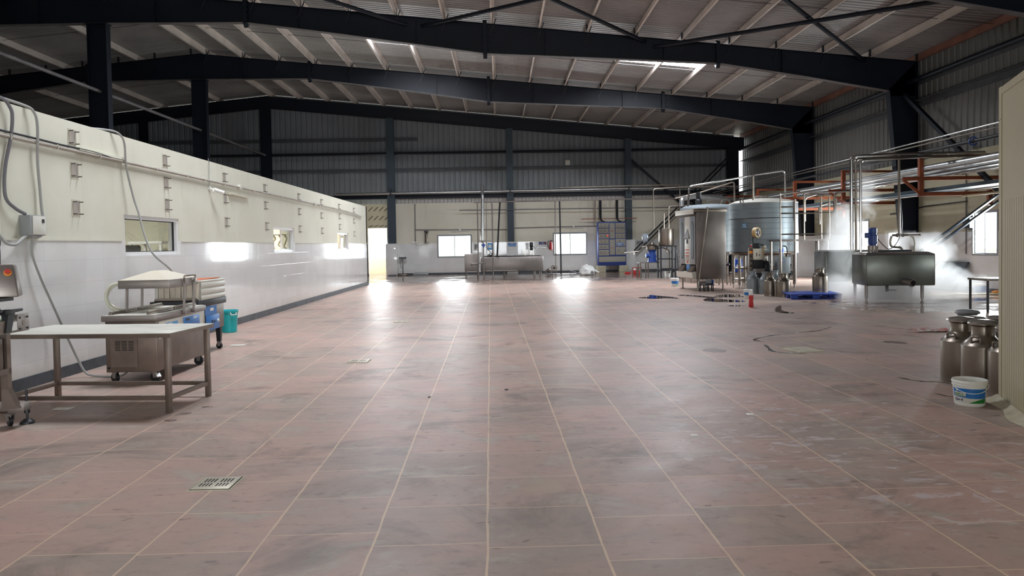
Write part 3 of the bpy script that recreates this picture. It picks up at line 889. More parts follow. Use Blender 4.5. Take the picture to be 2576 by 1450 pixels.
# shrink tunnel
t = thing('shrink_tunnel', 'white ribbed shrink wrap tunnel with beige curtains and blue controls beside the teal bin', 'shrink tunnel', (-4.85, 11.68, 0), 0)
mb = MB().box(-.35, .35, -.47, .49, 1.11, 1.14, bev=.008).box(-.35, -.3, -.47, .49, .84, 1.11)
for z0, z1 in ((.84, .915), (.925, 1.015), (1.025, 1.11)):
    mb.box(.32, .352, -.47, .49, z0, z1, bev=.01)
mb.box(.30, .335, -.47, .49, .84, 1.11)
mb.build('hood', M['offwhite'], t)
for y, dy in ((-.472, -.01), (.492, .01)):
    mb = MB()
    n = 7
    for i in range(n):
        a = -.29 + i * .59 / n; b = a + .59 / n - .006
        off = random.uniform(-.02, .02)
        mb.hexa([(a, y + off * .3, .86), (b, y + off, .86), (b, y + off + .006, .86), (a, y + off * .3 + .006, .86), (a, y, 1.1), (b, y, 1.1), (b, y + .006, 1.1), (a, y + .006, 1.1)])
    mb.hexa([(.28, y - .05, .86), (.315, y - .04, .86), (.315, y - .034, .86), (.28, y - .044, .86), (.29, y, 1.1), (.32, y, 1.1), (.32, y + .006, 1.1), (.29, y + .006, 1.1)])
    mb.build('curtain', M['curtain'], t, smooth=False)
MB().hexa([(-.2, -.35, 1.141), (.28, -.4, 1.141), (.3, .4, 1.145), (-.15, .36, 1.141), (-.2, -.35, 1.145), (.28, -.4, 1.145), (.3, .4, 1.16), (-.15, .36, 1.146)]).build('top_sheet', M['paper'], t, smooth=False)
MB().box(-.36, .36, -.62, .5, .74, .84, bev=.006).build('conveyor_frame', M['blackmetal'], t)
MB().cyl((-.3, -.58, .86), (.3, -.58, .86), .022, n=12).cyl((-.3, -.54, .862), (.3, -.54, .862), .022, n=12).build('roller', M['ss'], t)
MB().box(-.3, .345, -.42, .42, .36, .74, bev=.005).build('cabinet', M['ss_dark'], t)
a = MB().box(.346, .352, -.36, .1, .6, .82).build('control_label', M['blue'], t, smooth=False)
MB().box(.352, .354, -.14, .08, .735, .775).box(.352, .354, -.16, -.03, .655, .7).build('white_print', M['white'], a, smooth=False)
a = MB().box(.346, .356, -.34, .2, .36, .59, bev=.002).build('switch_panel', M['blue'], t)
MB().box(.356, .362, -.12, -.07, .45, .51).build('switch', M['black'], a, smooth=False)
MB().box(.356, .362, -.02, .0, .46, .5).build('switch', M['black'], a, smooth=False)
MB().cyl((.356, .12, .485), (.375, .12, .485), .025, n=14).build('knob', M['white'], a)
for x in (-.28, .28):
    for y, s_ in ((-.36, 1), (.36, -1)):
        MB().hexa([(x - .03, y - .03 - .0 * s_, .12), (x + .03, y - .03, .12), (x + .03, y + .03, .12), (x - .03, y + .03, .12), (x - .05, y - .07, .74), (x + .05, y - .07, .74), (x + .05, y + .07, .74), (x - .05, y + .07, .74)]).build('leg', M['blackmetal'], t, smooth=False)
        caster(t, x, y, .05, .3)

t = thing('waste_bin', 'round teal plastic bin against the tiled wall beside the shrink tunnel', 'bin', (-5.27, 14.42, 0))
MB().lathe([(0, .004), (.128, 0), (.138, .01), (.158, .36), (.163, .365), (.163, .385), (.172, .39), (.175, .425), (.168, .432), (.162, .425), (.155, .36), (.13, .02), (0, .02)], 32).build('body', M['teal'], t)
for a in (-.75, 2.4):
    c, s_ = math.cos(a), math.sin(a)
    q = lambda u, d, z: ((.165 + d) * c - u * s_, (.165 + d) * s_ + u * c, z)
    MB().tube(fillet([q(-.055, 0, .39), q(-.055, .02, .345), q(.055, .02, .345), q(.055, 0, .39)], .02), .008, 8).build('handle', M['white'], t)

# belt conveyor with control head cut by the frame
t = thing('belt_conveyor', 'stainless belt conveyor with a control head reaching the near end of the table', 'conveyor', (-4.6, 6.3, 0), 3)
MB().box(-.14, -.12, -1.4, .8, .88, 1.0).box(.12, .145, -1.4, .66, .87, .99).build('side_rail', M['ss_dark'], t, smooth=False)
e = MB().box(.12, .15, .62, .8, .87, 1.03, bev=.002).build('end_plate', M['ss_dull'], t)
for y, z in ((.65, .895), (.77, .895), (.65, 1.0), (.77, 1.0)): MB().cyl((.15, y, z), (.157, y, z), .011, n=10).build('bolt', M['blackmetal'], e)
MB().cyl((.15, .71, .95), (.154, .71, .95), .022, n=14).build('bearing', M['ss'], e)
MB().box(.1455, .149, .53, .61, .89, .97).build('sticker', M['white'], t, smooth=False)
MB().box(-.115, .115, -1.4, .78, .985, .992).build('belt', M['belt'], t, smooth=False)
MB().box(.115, .12, -1.4, .78, .975, .993).box(-.12, -.115, -1.4, .78, .975, .993).build('belt_edge', M['beltedge'], t, smooth=False)
MB().cyl((-.11, .76, .955), (.11, .76, .955), .035, n=14).build('roller', M['ss'], t)
for x in (.1, -.1):
    MB().cyl((x, -1.2, 1.06), (x, .72, 1.06), .011, n=8).build('guide_rail', M['ss'], t)
    a = MB().hexa([(x + .03, .42, .88), (x + .06, .42, .88), (x + .06, .5, .88), (x + .03, .5, .88), (x + .0, .46, 1.04), (x + .06, .46, 1.04), (x + .06, .56, 1.04), (x + .0, .56, 1.04)])
    a.box(x - .03, x + .06, .46, .57, 1.04, 1.085, bev=.004).cyl((x + .02, .3, 1.07), (x + .02, .74, 1.07), .014, n=8)
    a.build('rail_clamp', M['black'], t)
MB().box(-.16, .11, -.75, .45, .55, .83, bev=.004).build('motor_box', M['ss_dark'], t)
v = MB().box(.11, .135, .2, .36, .6, .78, bev=.006).build('speed_drive', M['offwhite'], t)
MB().box(.135, .137, .23, .31, .74, .765).build('display', M['black'], v, smooth=False)
for i in range(3): MB().cyl((.135, .24 + i * .035, .71), (.139, .24 + i * .035, .71), .011, n=8).build('button', M['grey'], v)
MB().box(-.05, .12, -.78, .55, .50, .55).build('bracket_bar', M['ss_dark'], t, smooth=False)
for y in (.52, -.5):
    mb = MB().box(.06, .12, y - .03, y + .03, .22, .88).hexa([(.06, y - .04, .18), (.2, y - .04, .18), (.2, y + .04, .18), (.06, y + .04, .18), (.06, y - .03, .36), (.12, y - .03, .36), (.12, y + .03, .36), (.06, y + .03, .36)])
    mb.build('upright', M['ss_dark'], t, smooth=False)
    MB().box(-.14, -.08, y - .03, y + .03, .2, .88).build('upright', M['ss_dark'], t, smooth=False)
    MB().box(-.45, .22, y + .02, y + .14, .145, .215, bev=.003).build('foot_beam', M['ss_dull'], t)
    caster(t, .06, y + .08, .05, .8)
    for x in (.17, -.36):
        MB().cyl((x, y + .16, .04), (x, y + .16, .32), .011, n=8).cyl((x, y + .16, .1), (x, y + .16, .13), .025, n=8).lathe([(0, .045), (.03, .045), (.06, .02), (.065, 0), (0, 0)], 16, (x, y + .16)).build('levelling_foot', M['black'], t)
MB().cyl((-.03, .5, .9), (-.03, .5, 1.2), .02, n=10).box(-.08, .12, .42, .62, 1.165, 1.195).build('head_post', M['blackmetal'], t)
HX, HY = .1, .12
hd = MB().hexa([(a + HX, b + HY, c) for a, b, c in ((-.3, .2, 1.2), (.12, .42, 1.2), (.02, .66, 1.2), (-.4, .44, 1.2), (-.26, .3, 1.5), (.06, .46, 1.5), (-.0, .6, 1.5), (-.32, .44, 1.5))], bev=.02).build('control_head', M['ss_dull'], t)
fd = Vector((.42, .22, 0)).normalized(); nn = Vector((.22, -.42, 0)).normalized()
base = Vector((-.3 + HX, .2 + HY, 1.2)); topc = Vector((-.26 + HX, .3 + HY, 1.5))
def fp(u, v, o=0):      # point on the slanting face of the head
    p = base.lerp(topc, v) + fd * (u * (.474 - .1 * v))
    nrm = Vector((nn.x, nn.y, .25)).normalized()
    return p + nrm * o
MB().poly([fp(.05, .1, .006), fp(.66, .1, .006), fp(.66, .62, .006), fp(.05, .62, .006)]).build('blue_label', M['blue'], hd, smooth=False)
text('ING', .09, M['white'], hd, fp(.55, .38, .009), (PI / 2 - .24, 0, math.atan2(.22, .42)), align='RIGHT')
MB().cyl(fp(.82, .74, .0), fp(.82, .74, .02), .032, n=18).build('yellow_ring', M['orange'], hd)
MB().cyl(fp(.82, .74, .02), fp(.82, .74, .06), .014, n=14).cyl(fp(.82, .74, .05), fp(.82, .74, .075), .021, n=16).build('stop_button', M['redink'], hd)
MB().tube(spline([(-.1, .42, 1.5), (-.12, .43, 1.6), (-.2, .5, 1.75), (-.5, 1.0, 1.85)]), .008, 6).build('power_lead', M['black'], t)

# ------------------------------------------------------------------ things on the long partition wall
t = thing('junction_box', 'grey metal switch box on the cream wall above the conveyor', 'switch box', (WX, 8.93, 1.93))
MB().box(.003, .13, -.16, .13, -.12, .12, bev=.006).build('body', M['grey'], t)
d = MB().box(.13, .14, -.12, .12, -.11, .11, bev=.003).build('door', M['offwhite'], t)
MB().box(.14, .146, .05, .09, .03, .075).build('window', M['black'], d, smooth=False)
def wallpath(pts, dx=0): return spline([(p[0] + dx, p[1], p[2]) for p in pts], 5)
def cable(name, pts, r, m, label, cat='cable'):
    return tag(MB().tube(spline(pts, 5), r, 8).build(name, m), label, cat)
cable('cable', [(-5.9, 8.35, 3.36), (-5.62, 8.5, 3.37), (-5.57, 8.61, 3.27), (-5.57, 8.64, 3.14), (-5.58, 8.61, 2.91), (-5.59, 8.53, 2.63), (-5.59, 8.49, 2.4), (-5.58, 8.5, 2.22), (-5.56, 8.62, 2.12), (-5.55, 8.78, 2.06)], .02, M['cable2'], 'thick dark grey cable looping from the wall top to the switch box')
cable('cable', [(-5.9, 8.6, 3.46), (-5.62, 8.93, 3.36), (-5.56, 9.03, 3.29), (-5.55, 9.07, 3.12), (-5.57, 9.08, 2.74), (-5.58, 9.12, 2.41), (-5.57, 9.13, 2.12), (-5.55, 9.13, 1.97), (-5.53, 9.07, 1.84), (-5.53, 8.96, 1.79), (-5.54, 8.86, 1.81)], .017, M['cable'], 'pale grey cable hanging from the wall top round the switch box')
cable('cable', [(-5.55, 8.9, 1.81), (-5.56, 8.9, 1.59), (-5.54, 9.01, 1.3), (-5.52, 9.19, .97), (-5.46, 9.4, .5), (-5.4, 9.5, .22), (-5.3, 9.5, .05), (-5.1, 9.45, .02), (-4.85, 9.45, .02), (-4.72, 9.4, .1), (-4.70, 9.4, .2)], .014, M['cable'], 'pale cable from the switch box down to the floor under the packing machine')
cable('cable', [(-5.8, 10.6, 3.36), (-5.6, 10.91, 3.36), (-5.54, 11.04, 3.3), (-5.53, 11.11, 3.18), (-5.55, 11.18, 2.87), (-5.52, 11.3, 2.43), (-5.45, 11.32, 2.16), (-5.37, 11.3, 1.85), (-5.25, 11.3, 1.56), (-5.1, 11.5, 1.33), (-5.0, 11.6, 1.15)], .015, M['cable'], 'pale grey cable hanging from the wall top across the first small window')
cable('cable', [(-5.55, 8.86, 1.82), (-5.53, 8.7, 1.78), (-5.52, 8.6, 1.73), (-5.52, 8.52, 1.70), (-5.54, 8.41, 1.72), (-5.57, 8.33, 1.82)], .018, M['cable'], 'short grey hose between the switch box and the wall socket')
cable('cable', [(-5.57, 14.38, 3.36), (-5.59, 14.46, 3.25), (-5.6, 14.47, 3.0), (-5.59, 14.45, 2.8)], .007, M['cable'], 'thin wire running down to the white wall camera')
t = thing('wall_socket', 'small white socket with loose wires at the edge of the cream wall', 'socket', (WX, 8.31, 1.87))
MB().box(.003, .05, -.06, .06, -.06, .07, bev=.005).build('body', M['white'], t)
MB().tube(spline([(.04, .02, -.05), (.06, .03, -.15), (.05, .0, -.3), (.06, .04, -.6)]), .006, 6).tube(spline([(.04, -.02, -.05), (.07, .0, -.2), (.05, .03, -.4)]), .006, 6).build('loose_wires', M['black'], t)
# conduit along the wall
t = thing('wall_conduit', 'grey pipe conduit running the length of the cream partition wall', 'conduit', (WX, 0, 0))
MB().tube([(.035, 5, 2.935), (.035, 20, 2.945), (.035, 27, 2.94), (.035, 29.2, 2.9), (.035, 30.2, 2.85)], .022, 8).build('pipe', M['bracket'], t)
for y in (8.6, 9.5, 10.5, 12.2, 13.4, 14.2, 15.2, 17.0, 19.2, 21.0, 23.2, 25.2, 27.3):
    MB().tube(fillet([(.004, y, 2.97), (.062, y, 2.97), (.062, y, 2.905), (.004, y, 2.905)], .02, 3), .006, 5).build('clip', M['offwhite'], t)
for y in (16.1, 22.6):
    MB().cyl((.004, y, 2.945), (.07, y, 2.945), .055, n=16).build('junction_cap', M['offwhite'], t)
tag(MB().tube(spline([(WX + .04, 8.3, 2.99), (WX + .045, 9.0, 2.985), (WX + .04, 9.6, 2.98), (WX + .04, 10.3, 2.985), (WX + .04, 10.8, 2.96)]), .013, 7).build('cable', M['black']), 'black cable lying on top of the near part of the wall conduit', 'cable')
tag(MB().box(WX + .004, WX + .05, 10.0, 11.2, 2.965, 3.0).build('cable_tray', M['plaster']), 'cream strip of cable trunking above the first small window', 'cable trunking')
t = thing('wall_camera', 'white bullet security camera below the wall conduit', 'camera', (WX, 14.5, 2.78))
MB().cyl((.003, 0, .02), (.03, 0, .02), .045, n=16).tube([(.03, 0, .02), (.1, .04, -.02)], .014, 8).build('mount', M['white'], t)
MB().cyl((.09, .0, -.005), (.2, .2, -.055), .04, n=16).build('body', M['white'], t)
MB().cyl((.2, .2, -.055), (.208, .215, -.059), .036, n=16).build('lens_face', M['black'], t)
tag(MB().box(WX + .003, WX + .06, 15.5, 16.65, 2.74, 2.79, bev=.01).build('tube_lamp', M['tubeoff']), 'unlit cream tube lamp fitting to the right of the wall camera', 'lamp')
BR = [(9.91, 3.12), (9.94, 2.69), (9.95, 2.19), (12.62, 3.12), (12.64, 2.75), (12.66, 2.38), (15.3, 3.08), (15.33, 2.65), (15.36, 2.17), (17.9, 3.06), (17.94, 2.65), (17.98, 2.15), (20.9, 3.05), (20.94, 2.64), (20.96, 2.15), (23.54, 3.05), (23.54, 2.63), (23.57, 2.15), (26.14, 3.05), (26.2, 2.71), (26.19, 2.34), (28.76, 3.04), (28.75, 2.63), (28.77, 2.13)]
ORD = ['first', 'second', 'third', 'fourth', 'fifth', 'sixth', 'seventh', 'eighth']
proto = None
for i, (y, z) in enumerate(BR):
    lab = '%s anchor bracket in the %s column from the switch box on the cream wall' % (['top', 'middle', 'bottom'][i % 3], ORD[i // 3])
    if proto is None:
        proto = thing('anchor_bracket', lab, 'wall bracket', (WX, y, z), 0, 'anchor brackets on the partition wall')
        MB().box(.001, .008, -.075, .075, -.09, .09).build('plate', M['bracket'], proto, smooth=False)
        MB().box(.0005, .003, -.1, .1, -.115, .11).build('mortar', M['wire'], proto, smooth=False)
        for sy in (-.07, .07):
            for sz in (-.08, .08):
                MB().cyl((.004, sy, sz), (.06, sy, sz), .008, n=6).build('pin', M['pin'], proto)
    else:
        dup(proto, (WX, y, z), 0, lab)
# slanting rods standing for anchor brackets and their raking shadows over the doorway
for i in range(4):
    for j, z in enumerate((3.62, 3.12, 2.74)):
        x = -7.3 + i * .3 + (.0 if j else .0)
        tag(MB().tube([(x, YB - .06, z), (x + .24, YB - .09, z + (.22 if j < 2 else .08))], .018, 6).build('bracket_shadow_rod', M['pin']), '%s dark rod for an anchor bracket and its shadow above the doorway, %s row' % (['first', 'second', 'third', 'fourth'][i], ['top', 'middle', 'bottom'][j]), 'rod', 'rods above the doorway')
# things seen through the room windows
t = thing('heat_sealer', 'dark grey machine seen low through the first small window', 'machine', (-7.6, 14.3, 0))
MB().box(-.5, .55, -.4, .4, 0, 1.72, bev=.03).build('body', M['blackmetal'], t)
MB().box(.55, .56, -.35, .35, 1.5, 1.69).build('front', M['girt'], t, smooth=False)
t = thing('room_rack', 'white framed rack behind glass to the right of the dark machine', 'rack', (-7.2, 15.5, 0))
for x in (-.3, .3):
    for y in (-.3, .3): MB().box(x - .025, x + .025, y - .025, y + .025, 0, 1.75).build('leg', M['frame_white'], t, smooth=False)
MB().box(-.34, .34, -.34, .34, 1.75, 1.8).build('shelf', M['frame_white'], t, smooth=False)
t = thing('drying_rail', 'dark rail with hanging gloves seen through the half open window', 'rail', (-6.9, 22.2, 0))
MB().tube([(-.5, 0, 2.02), (.6, 0, 2.02)], .012, 6).tube([(-.45, 0, 0), (-.45, 0, 2.02)], .03, 6).build('frame', M['blackmetal'], t)
for i in range(6):
    x = -.35 + i * .17
    MB().tube(spline([(x, 0, 2.0), (x + .05, .03, 1.9), (x - .02, .0, 1.78 - .05 * (i % 3)), (x + .03, .02, 1.66 - .06 * (i % 2))]), .03, 6, r1=.012).build('glove', M['glove'], t)
t = thing('room_cupboard', 'pale cupboard with dark panes seen through the far small window', 'cupboard', (-7.4, 29.6, 0))
MB().box(-.6, .6, -.3, .3, 0, 2.3).build('body', M['frame_white'], t, smooth=False)
MB().box(-.55, -.1, -.31, -.3, 1.95, 2.25).box(.1, .55, -.31, -.3, 1.95, 2.25).build('dark_pane', M['glass_dark'], t, smooth=False)

# ------------------------------------------------------------------ milk cans
def steel_can(name, label, cat, loc, r, h, m, lid=None, rz=0, group=None, handle=True):
    t = thing(name, label, cat, loc, rz, group)
    s, n = h * .665, r * .53
    prof = [(0, .012), (r * .9, .012), (r * .94, 0), (r * .99, 0), (r, .02), (r * .985, .035), (r, .05), (r, s - .01), (r * .985, s), (r * .8, s + h * .06), (n * 1.08, s + h * .13), (n, s + h * .16), (n, h - .035), (n * 1.12, h - .02), (n * 1.12, h), (n * .98, h), (n * .95, h - .03), (n * .95, s + h * .15), (r * .9, s), (r * .9, .03), (0, .03)]
    MB().lathe(prof, 36).build('body', m, t)
    if lid:
        MB().lathe([(n * .93, h - .04), (n * .95, h + .004), (n * 1.32, h - .012), (n * 1.34, h - .002), (n * 1.1, h + .022), (n * .5, h + .034), (0, h + .036)], 32).build('lid', lid, t)
    if handle:
        for a in (0, PI):
            c, q = math.cos(a), math.sin(a)
            f = lambda d, u, z: (d * c - u * q, d * q + u * c, z)
            w = r * .22
            MB().tube(fillet([f(r * .82, -w, s + h * .045), f(r * .86, -w, s + h * .135), f(r * .86, w, s + h * .135), f(r * .82, w, s + h * .045)], .03), .011, 8).build('handle', m, t)
    return t
GRPC = 'milk cans beside the cold room'
steel_can('milk_can', 'steel milk can with lid left of its twin, behind the white curd bucket', 'milk can', (5.112, 8.1, 0), .205, .685, M['ss'], M['ss_lid'], 205, GRPC)
steel_can('milk_can', 'steel milk can with lid directly behind and above the curd bucket', 'milk can', (5.076, 7.675, 0), .205, .695, M['ss'], M['ss_lid'], 215, GRPC)
steel_can('milk_can', 'steel milk can almost hidden by the edge of the beige cold room', 'milk can', (5.09, 7.26, 0), .205, .69, M['ss'], M['ss_lid'], 10, GRPC)
steel_can('milk_can', 'dull grey can with round lid at the back of the cluster by the cold room', 'milk can', (5.85, 9.15, 0), .2, .66, M['cangrey'], M['grey'], 40, GRPC)
steel_can('milk_can', 'lidded can whose pale lid shows behind the two front steel cans', 'milk can', (5.6, 8.65, 0), .2, .63, M['ss'], M['ss_lid'], 80, GRPC)
steel_can('milk_can', 'can in the second row against the cold room edge, only its lid showing', 'milk can', (5.62, 8.2, 0), .2, .68, M['ss_dull'], M['ss_lid'], 30, GRPC)
GRPD = 'cans standing in front of the big tank'
steel_can('milk_can', 'left grey wide mouthed can in front of the big tank', 'milk can', (7.69, 22.35, 0), .18, .68, M['cangrey'], None, 30, GRPD)
steel_can('milk_can', 'right grey wide mouthed can of the pair in front of the big tank', 'milk can', (7.98, 22.1, 0), .17, .66, M['cangrey'], None, 60, GRPD)
steel_can('milk_can', 'third grey can half hidden behind the shiny steel pair', 'milk can', (8.45, 22.55, 0), .18, .68, M['cangrey'], None, 0, GRPD)
steel_can('milk_can', 'narrow shiny steel can left of the blue pallet', 'milk can', (7.79, 21.2, 0), .165, .66, M['ss'], None, 40, GRPD)
steel_can('milk_can', 'bigger shiny steel can touching the blue pallet corner', 'milk can', (8.05, 20.85, 0), .2, .66, M['ss'], None, 20, GRPD)

# blue pallet with a can on it
t = thing('pallet', 'blue plastic pallet on the floor carrying one steel can', 'pallet', (8.55, 20.2, 0), -9)
mb = MB()
for x in (-.55, 0, .55):
    for y in (-.52, 0, .52):
        MB().box(x - .09, x + .09, y - .08, y + .08, .02, .115, bev=.008).build('block', M['palletblue'], t)
MB().box(-.66, .66, -.62, .62, .112, .15, bev=.006).build('deck', M['palletblue'], t)
for y in (-.52, 0, .52):
    MB().box(-.64, .64, y - .07, y + .07, 0, .022).build('runner', M['palletblue'], t, smooth=False)
steel_can('milk_can', 'shiny steel milk can standing alone on the blue pallet', 'milk can', (8.86, 20.3, .15), .2, .66, M['ss'], None, 15, GRPD)

# ------------------------------------------------------------------ buckets and bottle
def curd_bucket(name, label, loc, r, h, lid=False, rz=0, written=False):
    t = thing(name, label, 'bucket', loc, rz, 'curd buckets')
    rb = r * .86
    prof = [(0, .004), (rb * .94, 0), (rb, .012), (rb * 1.01, .03)]
    rr = lambda z: rb + (r * .97 - rb) * z / h
    prof += [(rr(h * .8), h * .8), (r * 1.0, h * .81), (r * 1.0, h * .84), (r * .96, h * .85), (r * .97, h * .90), (r * 1.03, h * .91), (r * 1.03, h * .94), (r * .98, h * .95), (r * 1.0, h), (r * .95, h), (r * .93, h * .9), (rb * .95, .02), (0, .015)]
    MB().lathe(prof, 40).build('body', M['white'], t)
    def strip(a0, a1, z0f, z1f, m, nm, off, par):
        b = MB()
        n = 26
        for i in range(n):
            u0, u1 = i / n, (i + 1) / n
            A0, A1 = a0 + (a1 - a0) * u0, a0 + (a1 - a0) * u1
            q = lambda a, z: ((rr(z) + off) * math.cos(a), (rr(z) + off) * math.sin(a), z)
            b.poly([q(A0, z0f(u0) * h), q(A1, z0f(u1) * h), q(A1, z1f(u1) * h), q(A0, z1f(u0) * h)])
        return b.build(nm, m, par)
    c = -PI / 2
    lb = strip(c - 1.35, c + 1.15, lambda u: .14, lambda u: .70, M['offwhite'], 'label', .0012, t)
    strip(c - 1.35, c + 1.0, lambda u: .33 + .1 * max(0, .55 - u) - .0, lambda u: .70, M['blue'], 'blue_field', .0022, lb)
    strip(c - .2, c + 1.0, lambda u: .145, lambda u: .15 + .17 * math.sin(u * PI / 2), M['green'], 'green_field', .0022, lb)
    if written:
        strip(c - 1.2, c - .38, lambda u: .395, lambda u: .565 - .03 * u, M['offwhite'], 'name_plate', .003, lb)
        strip(c - 1.2, c - .42, lambda u: .405, lambda u: .425, M['green'], 'green_line', .0036, lb)
        def arc(s, a, z, size, m):
            n = len(s)
            for i, chx in enumerate(s):
                aa = a + i * size * .62 / r
                text(chx, size, m, lb, ((rr(z * h) + .004) * math.cos(aa), (rr(z * h) + .004) * math.sin(aa), z * h), (PI / 2, 0, aa + PI / 2), bold=.0006)
        arc('chakra', c - 1.12, .485, .027, M['green'])
        arc('Curd', c - 1.05, .265, .034, M['navy'])
        MB().cyl((rr(.63 * h) * math.cos(c - .95), rr(.63 * h) * math.sin(c - .95), .635 * h), ((rr(.63 * h) + .004) * math.cos(c - .95), (rr(.63 * h) + .004) * math.sin(c - .95), .635 * h), .011, n=16).build('round_mark', M['hose'], lb)
    if lid:
        MB().lathe([(r * 1.06, h * .86), (r * 1.07, h * .87), (r * 1.07, h * 1.0), (r * 1.02, h * 1.02), (r * .9, h * 1.01), (0, h * 1.01)], 36).build('lid', M['white'], t)
    else:
        q = lambda a, z, d: ((r * 1.02 + d) * math.cos(a), (r * 1.02 + d) * math.sin(a), z)
        pts = [q(-2.95, h * .86, .0)] + [q(-2.95 + 2.75 * i / 12, h * (.84 - .3 * math.sin(PI * i / 12)), .004 + .008 * math.sin(PI * i / 12)) for i in range(13)] + [q(-.2, h * .86, 0)]
        MB().tube(pts, .0032, 6).build('bail_handle', M['white'], t)
    return t
curd_bucket('curd_bucket', 'open white curd bucket with blue and green label beside the cold room corner', (4.463, 6.945, 0), .149, .245, False, -24, True)
curd_bucket('curd_bucket', 'lidded white curd bucket on the floor left of the pouch machine', (6.28, 26.45, 0), .145, .30, True, 10)
curd_bucket('curd_bucket', 'lidded curd bucket behind the small red bottle', (6.93, 20.55, 0), .12, .235, True, 0)
t = thing('water_bottle', 'small red bottle with white cap standing on the open floor', 'bottle', (6.04, 17.68, 0))
MB().lathe([(0, 0), (.05, 0), (.055, .01), (.055, .12), (.047, .17), (.055, .22), (.055, .27), (.05, .29), (0, .29)], 24).build('body', M['red'], t)
MB().lathe([(.05, .29), (.052, .295), (.05, .36), (.042, .385), (0, .388)], 24).build('cap', M['white'], t)
t = thing('white_pail', 'plain white square pail beside the table with the blue motor', 'bucket', (7.64, 33.7, 0))
MB().hexa([(-.13, -.13, 0), (.13, -.13, 0), (.13, .13, 0), (-.13, .13, 0), (-.155, -.155, .26), (.155, -.155, .26), (.155, .155, .26), (-.155, .155, .26)], bev=.02).build('body', M['white'], t)
MB().box(-.165, .165, -.165, .165, .255, .28, bev=.008).build('lid', M['white'], t)
t = thing('blue_pail', 'blue and white plastic pail at the foot of the side wall beyond the cold room', 'bucket', (13.55, 20.6, 0))
MB().lathe([(0, 0), (.14, 0), (.17, .25), (.18, .26), (.18, .28), (0, .28)], 24).build('body', M['white'], t)
MB().lathe([(.152, .05), (.153, .05), (.174, .22), (.172, .22)], 24).build('label', M['blue'], t)
t = thing('orange_rag', 'crumpled orange rag beside the blue and white pail', 'rag', (13.72, 20.22, 0))
MB().ball((0, -.05, .06), (.12, .13, .06)).ball((.03, .08, .05), (.08, .1, .05)).build('cloth', M['orange'], t)

# ------------------------------------------------------------------ beige cold room and its cement footing
A = Vector((4.862, 7.11, 0)); dv = Vector((-.374, -.927, 0)); nv = Vector((.927, -.374, 0))
t = thing('cold_room', 'beige insulated cold room panel wall rising at the edge of the view', 'cold room', A, 0)
def cp_(u, v): p = dv * u + nv * v; return (p.x, p.y)
mb = MB()
a, b, c, d = cp_(0, 0), cp_(3.2, 0), cp_(3.2, 2.4), cp_(0, 2.4)
mb.hexa([(a[0], a[1], 0), (b[0], b[1], 0), (c[0], c[1], 0), (d[0], d[1], 0), (a[0], a[1], 3.03), (b[0], b[1], 3.03), (c[0], c[1], 3.03), (d[0], d[1], 3.03)])
mb.build('panel', M['panel'], t, smooth=False)
mb = MB()
for k in range(1, 40):
    u = .14 + k * .075
    p, q = cp_(u, -.0015), cp_(u + .007, -.0015)
    p2, q2 = cp_(u, .002), cp_(u + .007, .002)
    mb.hexa([(p[0], p[1], .05), (q[0], q[1], .05), (q2[0], q2[1], .05), (p2[0], p2[1], .05), (p[0], p[1], 1.95), (q[0], q[1], 1.95), (q2[0], q2[1], 1.95), (p2[0], p2[1], 1.95)])
mb.build('ribs', M['panel'], t, smooth=False)
mb = MB()
for z0, z1 in ((0, 2.72), (2.725, 3.035)):
    p, q, p2, q2 = cp_(-.004, -.006), cp_(.095, -.006), cp_(-.004, .1), cp_(.095, .0)
    mb.hexa([(p[0], p[1], z0), (q[0], q[1], z0), (q2[0], q2[1], z0), (p2[0], p2[1], z0), (p[0], p[1], z1), (q[0], q[1], z1), (q2[0], q2[1], z1), (p2[0], p2[1], z1)])
mb.build('corner_trim', M['panel'], t, smooth=False)
mb = MB()
p, q, p2, q2 = cp_(.09, -.005), cp_(3.2, -.005), cp_(.09, .002), cp_(3.2, .002)
mb.hexa([(p[0], p[1], 2.96), (q[0], q[1], 2.96), (q2[0], q2[1], 2.96), (p2[0], p2[1], 2.96), (p[0], p[1], 3.03), (q[0], q[1], 3.03), (q2[0], q2[1], 3.03), (p2[0], p2[1], 3.03)])
mb.build('top_trim', M['panel'], t, smooth=False)
mb = MB()
n = 14
rows = []
for i in range(n):
    u = -.06 + i * .2
    w = .11 + .03 * math.sin(i * 1.7) + .02 * math.sin(i * 3.1)
    rows.append([cp_(u, -w) + (.002,), cp_(u, -w * .5) + (.022,), cp_(u, -.004) + (.05,)])
for r0, r1 in zip(rows, rows[1:]):
    for k_ in range(2):
        mb.poly([r0[k_], r1[k_], r1[k_ + 1], r0[k_ + 1]])
o = struct('trim_mortar', mb, M['cement'], 'pale cement mortar fillet at the foot of the cold room')
o.location = A

